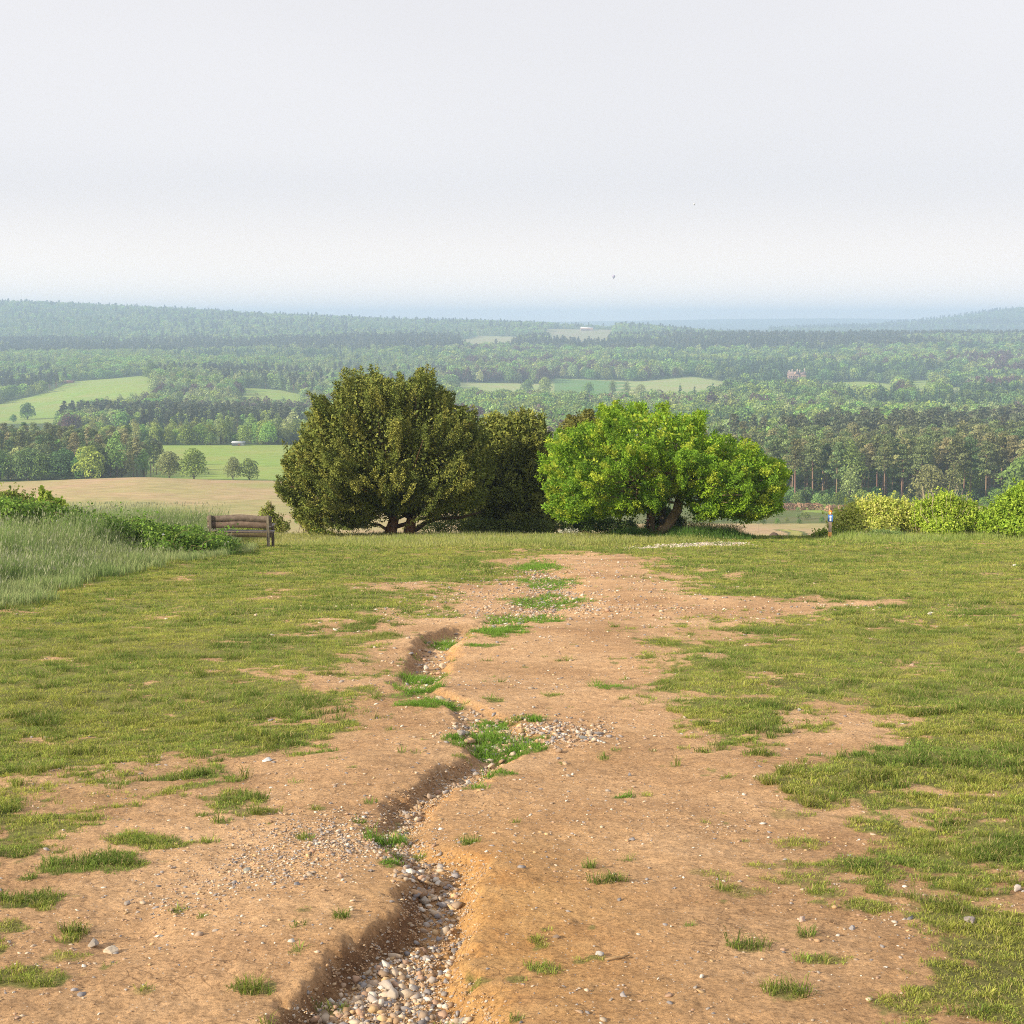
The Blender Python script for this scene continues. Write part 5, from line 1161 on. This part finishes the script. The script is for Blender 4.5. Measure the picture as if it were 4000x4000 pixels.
# ------------------------------------------------------------------ hot air balloons
def balloon(X, Y, d, rad, c1, label):
    p = P(X, Y, d); r = empty('hot_air_balloon', (p[0], p[1], p[2] - rad * 1.5)); tag(r, label, 'balloon'); mb = MB(); n1, n2 = 16, 24; V = []
    for i in range(n1 + 1):
        t = i / n1; z = (1 - t); 
        if t < .55: a = t / .55 * math.pi / 2; rr = math.sin(a); zz = 1.5 + math.cos(a) * .95
        else: u = (t - .55) / .45; rr = 1 - .86 * u ** 1.25; zz = 1.5 - 1.35 * u
        for j in range(n2): V.append((rad * rr * math.cos(j / n2 * 6.2832), rad * rr * math.sin(j / n2 * 6.2832), rad * zz))
    i, j = np.meshgrid(np.arange(n1), np.arange(n2), indexing='ij'); i = i.ravel(); j = j.ravel()
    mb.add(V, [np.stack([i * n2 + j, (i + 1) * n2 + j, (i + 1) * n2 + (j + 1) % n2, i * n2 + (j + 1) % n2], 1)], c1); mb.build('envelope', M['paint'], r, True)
    m_ = MB(); box(m_, (0, 0, -rad * .1), (rad * .11, rad * .11, rad * .09), None, (.2, .14, .1), .05); m_.build('basket', M['wood'], r)
    for sx in (-1, 1): m_ = MB(); tube(m_, [(sx * rad * .1, 0, -.02 * rad), (sx * rad * .13, 0, rad * .2)], [.1, .1], 4, (.2, .2, .2)); m_.build('rope', M['wood'], r)
balloon(2397, 1080, 7600, 8.2, (.40, .33, .45), 'pale purple hot air balloon hanging low in the sky')  # envelope colour paled to mimic haze, as it hangs above the haze box
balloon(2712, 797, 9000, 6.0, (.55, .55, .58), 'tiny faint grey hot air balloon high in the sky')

# ------------------------------------------------------------------ stones
def ico():
    t = (1 + 5 ** .5) / 2; V = np.array([(-1, t, 0), (1, t, 0), (-1, -t, 0), (1, -t, 0), (0, -1, t), (0, 1, t), (0, -1, -t), (0, 1, -t), (t, 0, -1), (t, 0, 1), (-t, 0, -1), (-t, 0, 1)], float); V /= np.linalg.norm(V[0])
    Fc = np.array([(0, 11, 5), (0, 5, 1), (0, 1, 7), (0, 7, 10), (0, 10, 11), (1, 5, 9), (5, 11, 4), (11, 10, 2), (10, 7, 6), (7, 1, 8), (3, 9, 4), (3, 4, 2), (3, 2, 6), (3, 6, 8), (3, 8, 9), (4, 9, 5), (2, 4, 11), (6, 2, 10), (8, 6, 7), (9, 8, 1)]); return V, Fc
def subdiv(V, Fc):
    V = list(map(tuple, V)); c = {}; o = []
    def mid(a, b):
        k = (min(a, b), max(a, b))
        if k not in c: m = np.array(V[a]) + np.array(V[b]); c[k] = len(V); V.append(tuple(m / np.linalg.norm(m)))
        return c[k]
    for a, b, d in Fc: ab, bd, da = mid(a, b), mid(b, d), mid(d, a); o += [(a, ab, da), (b, bd, ab), (d, da, bd), (ab, bd, da)]
    return np.array(V), np.array(o)
I0 = ico(); I1 = subdiv(*I0); I2 = subdiv(*I1)
SC = np.array([(.48, .38, .28), (.38, .28, .20), (.31, .28, .27), (.24, .22, .22), (.62, .56, .48), (.50, .34, .18), (.42, .27, .18), (.34, .24, .16), (.36, .31, .27), (.52, .41, .30), (.40, .26, .15)])
def pebbles(mb, x, y, s, flat=.5, base=I0, cols=SC, sink=.25):
    n = len(x); V0, F0 = base; nv0 = len(V0); z = ground_z(x, y)
    Q, _ = np.linalg.qr(rng.normal(0, 1, (n, 3, 3)) * [1, 1, .5]); ax = np.stack([rng.uniform(.7, 1.3, n), rng.uniform(.55, 1.0, n), rng.uniform(flat * .7, flat * 1.3, n)], 1) * s[:, None]
    # tilt only a little so that the stones lie flat
    a = rng.uniform(0, 6.28, n); tx = rng.normal(0, .22, n); ca, sa = np.cos(a), np.sin(a)
    V = V0[None] * (1 + (.24 if nv0 < 20 else .07) * rng.normal(0, 1, (n, nv0)))[:, :, None] * ax[:, None, :]
    X_ = V[..., 0] * ca[:, None] - V[..., 1] * sa[:, None]; Y_ = V[..., 0] * sa[:, None] + V[..., 1] * ca[:, None]; Z_ = V[..., 2] + X_ * tx[:, None]
    V = np.stack([X_ + x[:, None], Y_ + y[:, None], Z_ + (z + ax[:, 2] * (1 - sink * 2))[:, None]], -1)
    f = (F0[None] + (np.arange(n) * nv0)[:, None, None]).reshape(-1, 3); c = cols[rng.integers(0, len(cols), n)] * rng.uniform(.8, 1.15, n)[:, None]
    mb.add(V.reshape(-1, 3), [f], np.repeat(np.clip(c, 0, 1), nv0, 0))
mb = MB()
# gravel in the gully bed
x, y = sow(3.9, 9, 5200); g, d, hw, e = gully(x, y); k = (d < hw * 1.15) & (rng.random(len(x)) < np.clip(1.15 - d / hw * .6, 0, 1) * (.45 + .9 * (fbm(x * 3, y * 3, 88, 2) > -.25)) * np.where((y > 6.1) & (y < 9), .30, 1)); x, y = x[k], y[k]
pebbles(mb, x, y, np.clip(rng.lognormal(math.log(.0076), .52, len(x)), .003, .032), .6, I0, SC, .42)
x, y = sow(3.9, 9, 6500); g, d, hw, e = gully(x, y); k = (e < .7) & (rng.random(len(x)) < .9); x, y = x[k], y[k]; pebbles(mb, x, y, np.clip(rng.lognormal(math.log(.0042), .35, len(x)), .002, .01), .6, I0, np.array([(.42, .27, .15), (.36, .23, .13), (.50, .36, .22), (.44, .38, .32)]), .3)
x, y = sow(9, 30, 260); g, d, hw, e = gully(x, y); k = (d < hw * 1.3) & (rng.random(len(x)) < .6); x, y = x[k], y[k]; pebbles(mb, x, y, np.clip(rng.lognormal(math.log(.014), .45, len(x)), .006, .04), .5, I0)
tag(mb.build('gully_gravel', M['stone']), 'grey and cream flint gravel lying in the bed of the gully', kind='stuff')
mb = MB()
def pspot(X, Y, rx, ry, n, s, base=I0):
    c = onplane(X * V2, Y * V2); x = c[0] + rng.normal(0, rx, n); y = c[1] + rng.normal(0, ry, n); pebbles(mb, x, y, np.clip(rng.lognormal(math.log(s), .4, n), .004, .05), .5, base)
for a in ((1030, 1388, .24, .30, 800, .0115), (905, 1385, .12, .35, 260, .013), (560, 1610, .24, .30, 1100, .0055), (640, 1570, .22, .26, 900, .0055), (480, 1660, .2, .2, 420, .005), (700, 1600, .15, .15, 380, .007), (800, 1670, .07, .10, 120, .014), (330, 1715, .1, .12, 120, .006),
          (1100, 1130, 1.0, 1.3, 420, .014), (1020, 1150, .6, .8, 320, .016), (1200, 1150, 2.4, .5, 520, .015), (900, 1120, .8, 2, 180, .016), (990, 1100, .5, 2.2, 240, .018), (1120, 1080, 1.5, 3.5, 380, .016)): pspot(*a)
c0 = gpt(2480, 2138); c1 = gpt(2870, 2122)
for _ in range(1): t = rng.random(2600); pebbles(mb, c0[0] + (c1[0] - c0[0]) * t + rng.normal(0, .3, 2600), c0[1] + (c1[1] - c0[1]) * t + rng.normal(0, .55, 2600), rng.uniform(.02, .045, 2600), .4, I0, SC[[0, 4, 8]] * 1.12)
for d0, d1, dens, s in ((3.6, 8, 430, .0052), (8, 14, 130, .0075), (14, 26, 46, .013), (26, 46, 12, .02)):
    x, y = sow(d0, d1, dens); m, l = grass_mask(x, y); k = (m < .3) & (rng.random(len(x)) < .55 + .8 * fbm(x * 1.1, y * 1.1, 99, 3)); x, y = x[k], y[k]
    pebbles(mb, x, y, np.clip(rng.lognormal(math.log(s), .45, len(x)), .002, .03), .45, I0, SC, .38)
tag(mb.build('path_pebbles', M['stone']), 'small pale pebbles and grit scattered over the bare sandy path', kind='stuff')
def rock(X, Y, s, col, flat, label):
    p = onplane(X * V2, Y * V2); mb = MB(); V, Fc = I2; n = len(V); r_ = np.random.default_rng(int(X + Y)); dirs = rdir(9, r_); V = V.copy()
    for q in dirs: t = V @ q; m = t > .62; V[m] -= np.outer((t[m] - .62), q) * .95
    V = V * (1 + .05 * r_.normal(0, 1, (n, 1))) * np.array([1, .72, flat]) * s; z = ground_z(p[0], p[1])[0]
    mb.add(V, [Fc], np.array(col)); o_ = mb.build('stone', M['stone'], loc=(p[0], p[1], z + s * flat * .45)); o_.rotation_euler = (0, 0, r_.uniform(0, 3)); tag(o_, label, 'stone')
for a in ((466, 1645, .024, (.26, .26, .24), .6, 'dark grey rounded flint lying alone on the gravelly bank left of the gully'), (210, 1787, .036, (.52, .44, .34), .6, 'cream flint with a dark hollow at lower left, the larger of two'), (176, 1778, .028, (.30, .26, .22), .6, 'brown grey flint just left of the cream hollow one'),
          (1130, 1803, .020, (.40, .38, .36), .6, 'grey stone on bare sand right of the gully, above a short twig'), (1050, 1776, .018, (.22, .16, .12), .6, 'dark brown clod on the orange sand right of the gully'), (1608, 1758, .020, (.30, .28, .28), .7, 'dark stone half sunk in bare sand at right'), (1513, 1747, .020, (.45, .34, .28), .7, 'pinkish grey stone left of the half sunk dark one'),
          (1830, 1746, .030, (.26, .22, .21), .6, 'dark angular stone among grass tufts near the right edge'), (1920, 1683, .028, (.48, .42, .38), .6, 'pale rounded stone in the grass at the right edge'), (1066, 1442, .030, (.45, .32, .2), .5, 'tan stone on the smooth path right of the gully grass'), (1188, 1462, .018, (.2, .19, .2), .7, 'small black stone alone in the middle of the path'),
          (1100, 1398, .03, (.22, .22, .22), .6, 'dark stone at the lower edge of the gravel patch'), (868, 1206, .06, (.60, .55, .48), .5, 'white stone at the head of the dark gully bank'), (836, 1236, .06, (.45, .36, .26), .7, 'tan rock lodged in the deep part of the gully'), (804, 1240, .045, (.55, .48, .4), .8, 'pale standing stone left of the deep gully'),
          (505, 1434, .045, (.55, .55, .55), .3, 'flat whitish stone on bare earth beside the left turf'), (800, 1684, .032, (.36, .32, .27), .6, 'largest grey stone of the group where the gully bends'), (240, 1708, .02, (.3, .26, .23), .6, 'small brown stone above the pale grit at lower left'), (625, 1895, .034, (.34, .33, .32), .6, 'grey blocky stone at the left edge of the gully gravel'), (738, 1838, .035, (.42, .36, .30), .6, 'square brownish stone in the lower gully gravel'),
          (1955 / 1.0 - 40, 1070, .06, (.8, .78, .75), .3, 'white flat stone in the turf at the right edge near the brow')): rock(*a)
p = onplane(1162 * V2, 1813 * V2); mb = MB(); z = ground_z(p[0], p[1])[0]; tube(mb, [(-.04, 0, 0), (0, .004, .006), (.025, .012, .004), (.05, .02, .008)], [.004, .006, .005, .002], 6, (.33, .22, .12)); o_ = mb.build('twig', M['wood'], loc=(p[0], p[1], z + .004)); tag(o_, 'short brown twig lying on the sand right of the gully', 'twig')
#@@OBJECTS-END
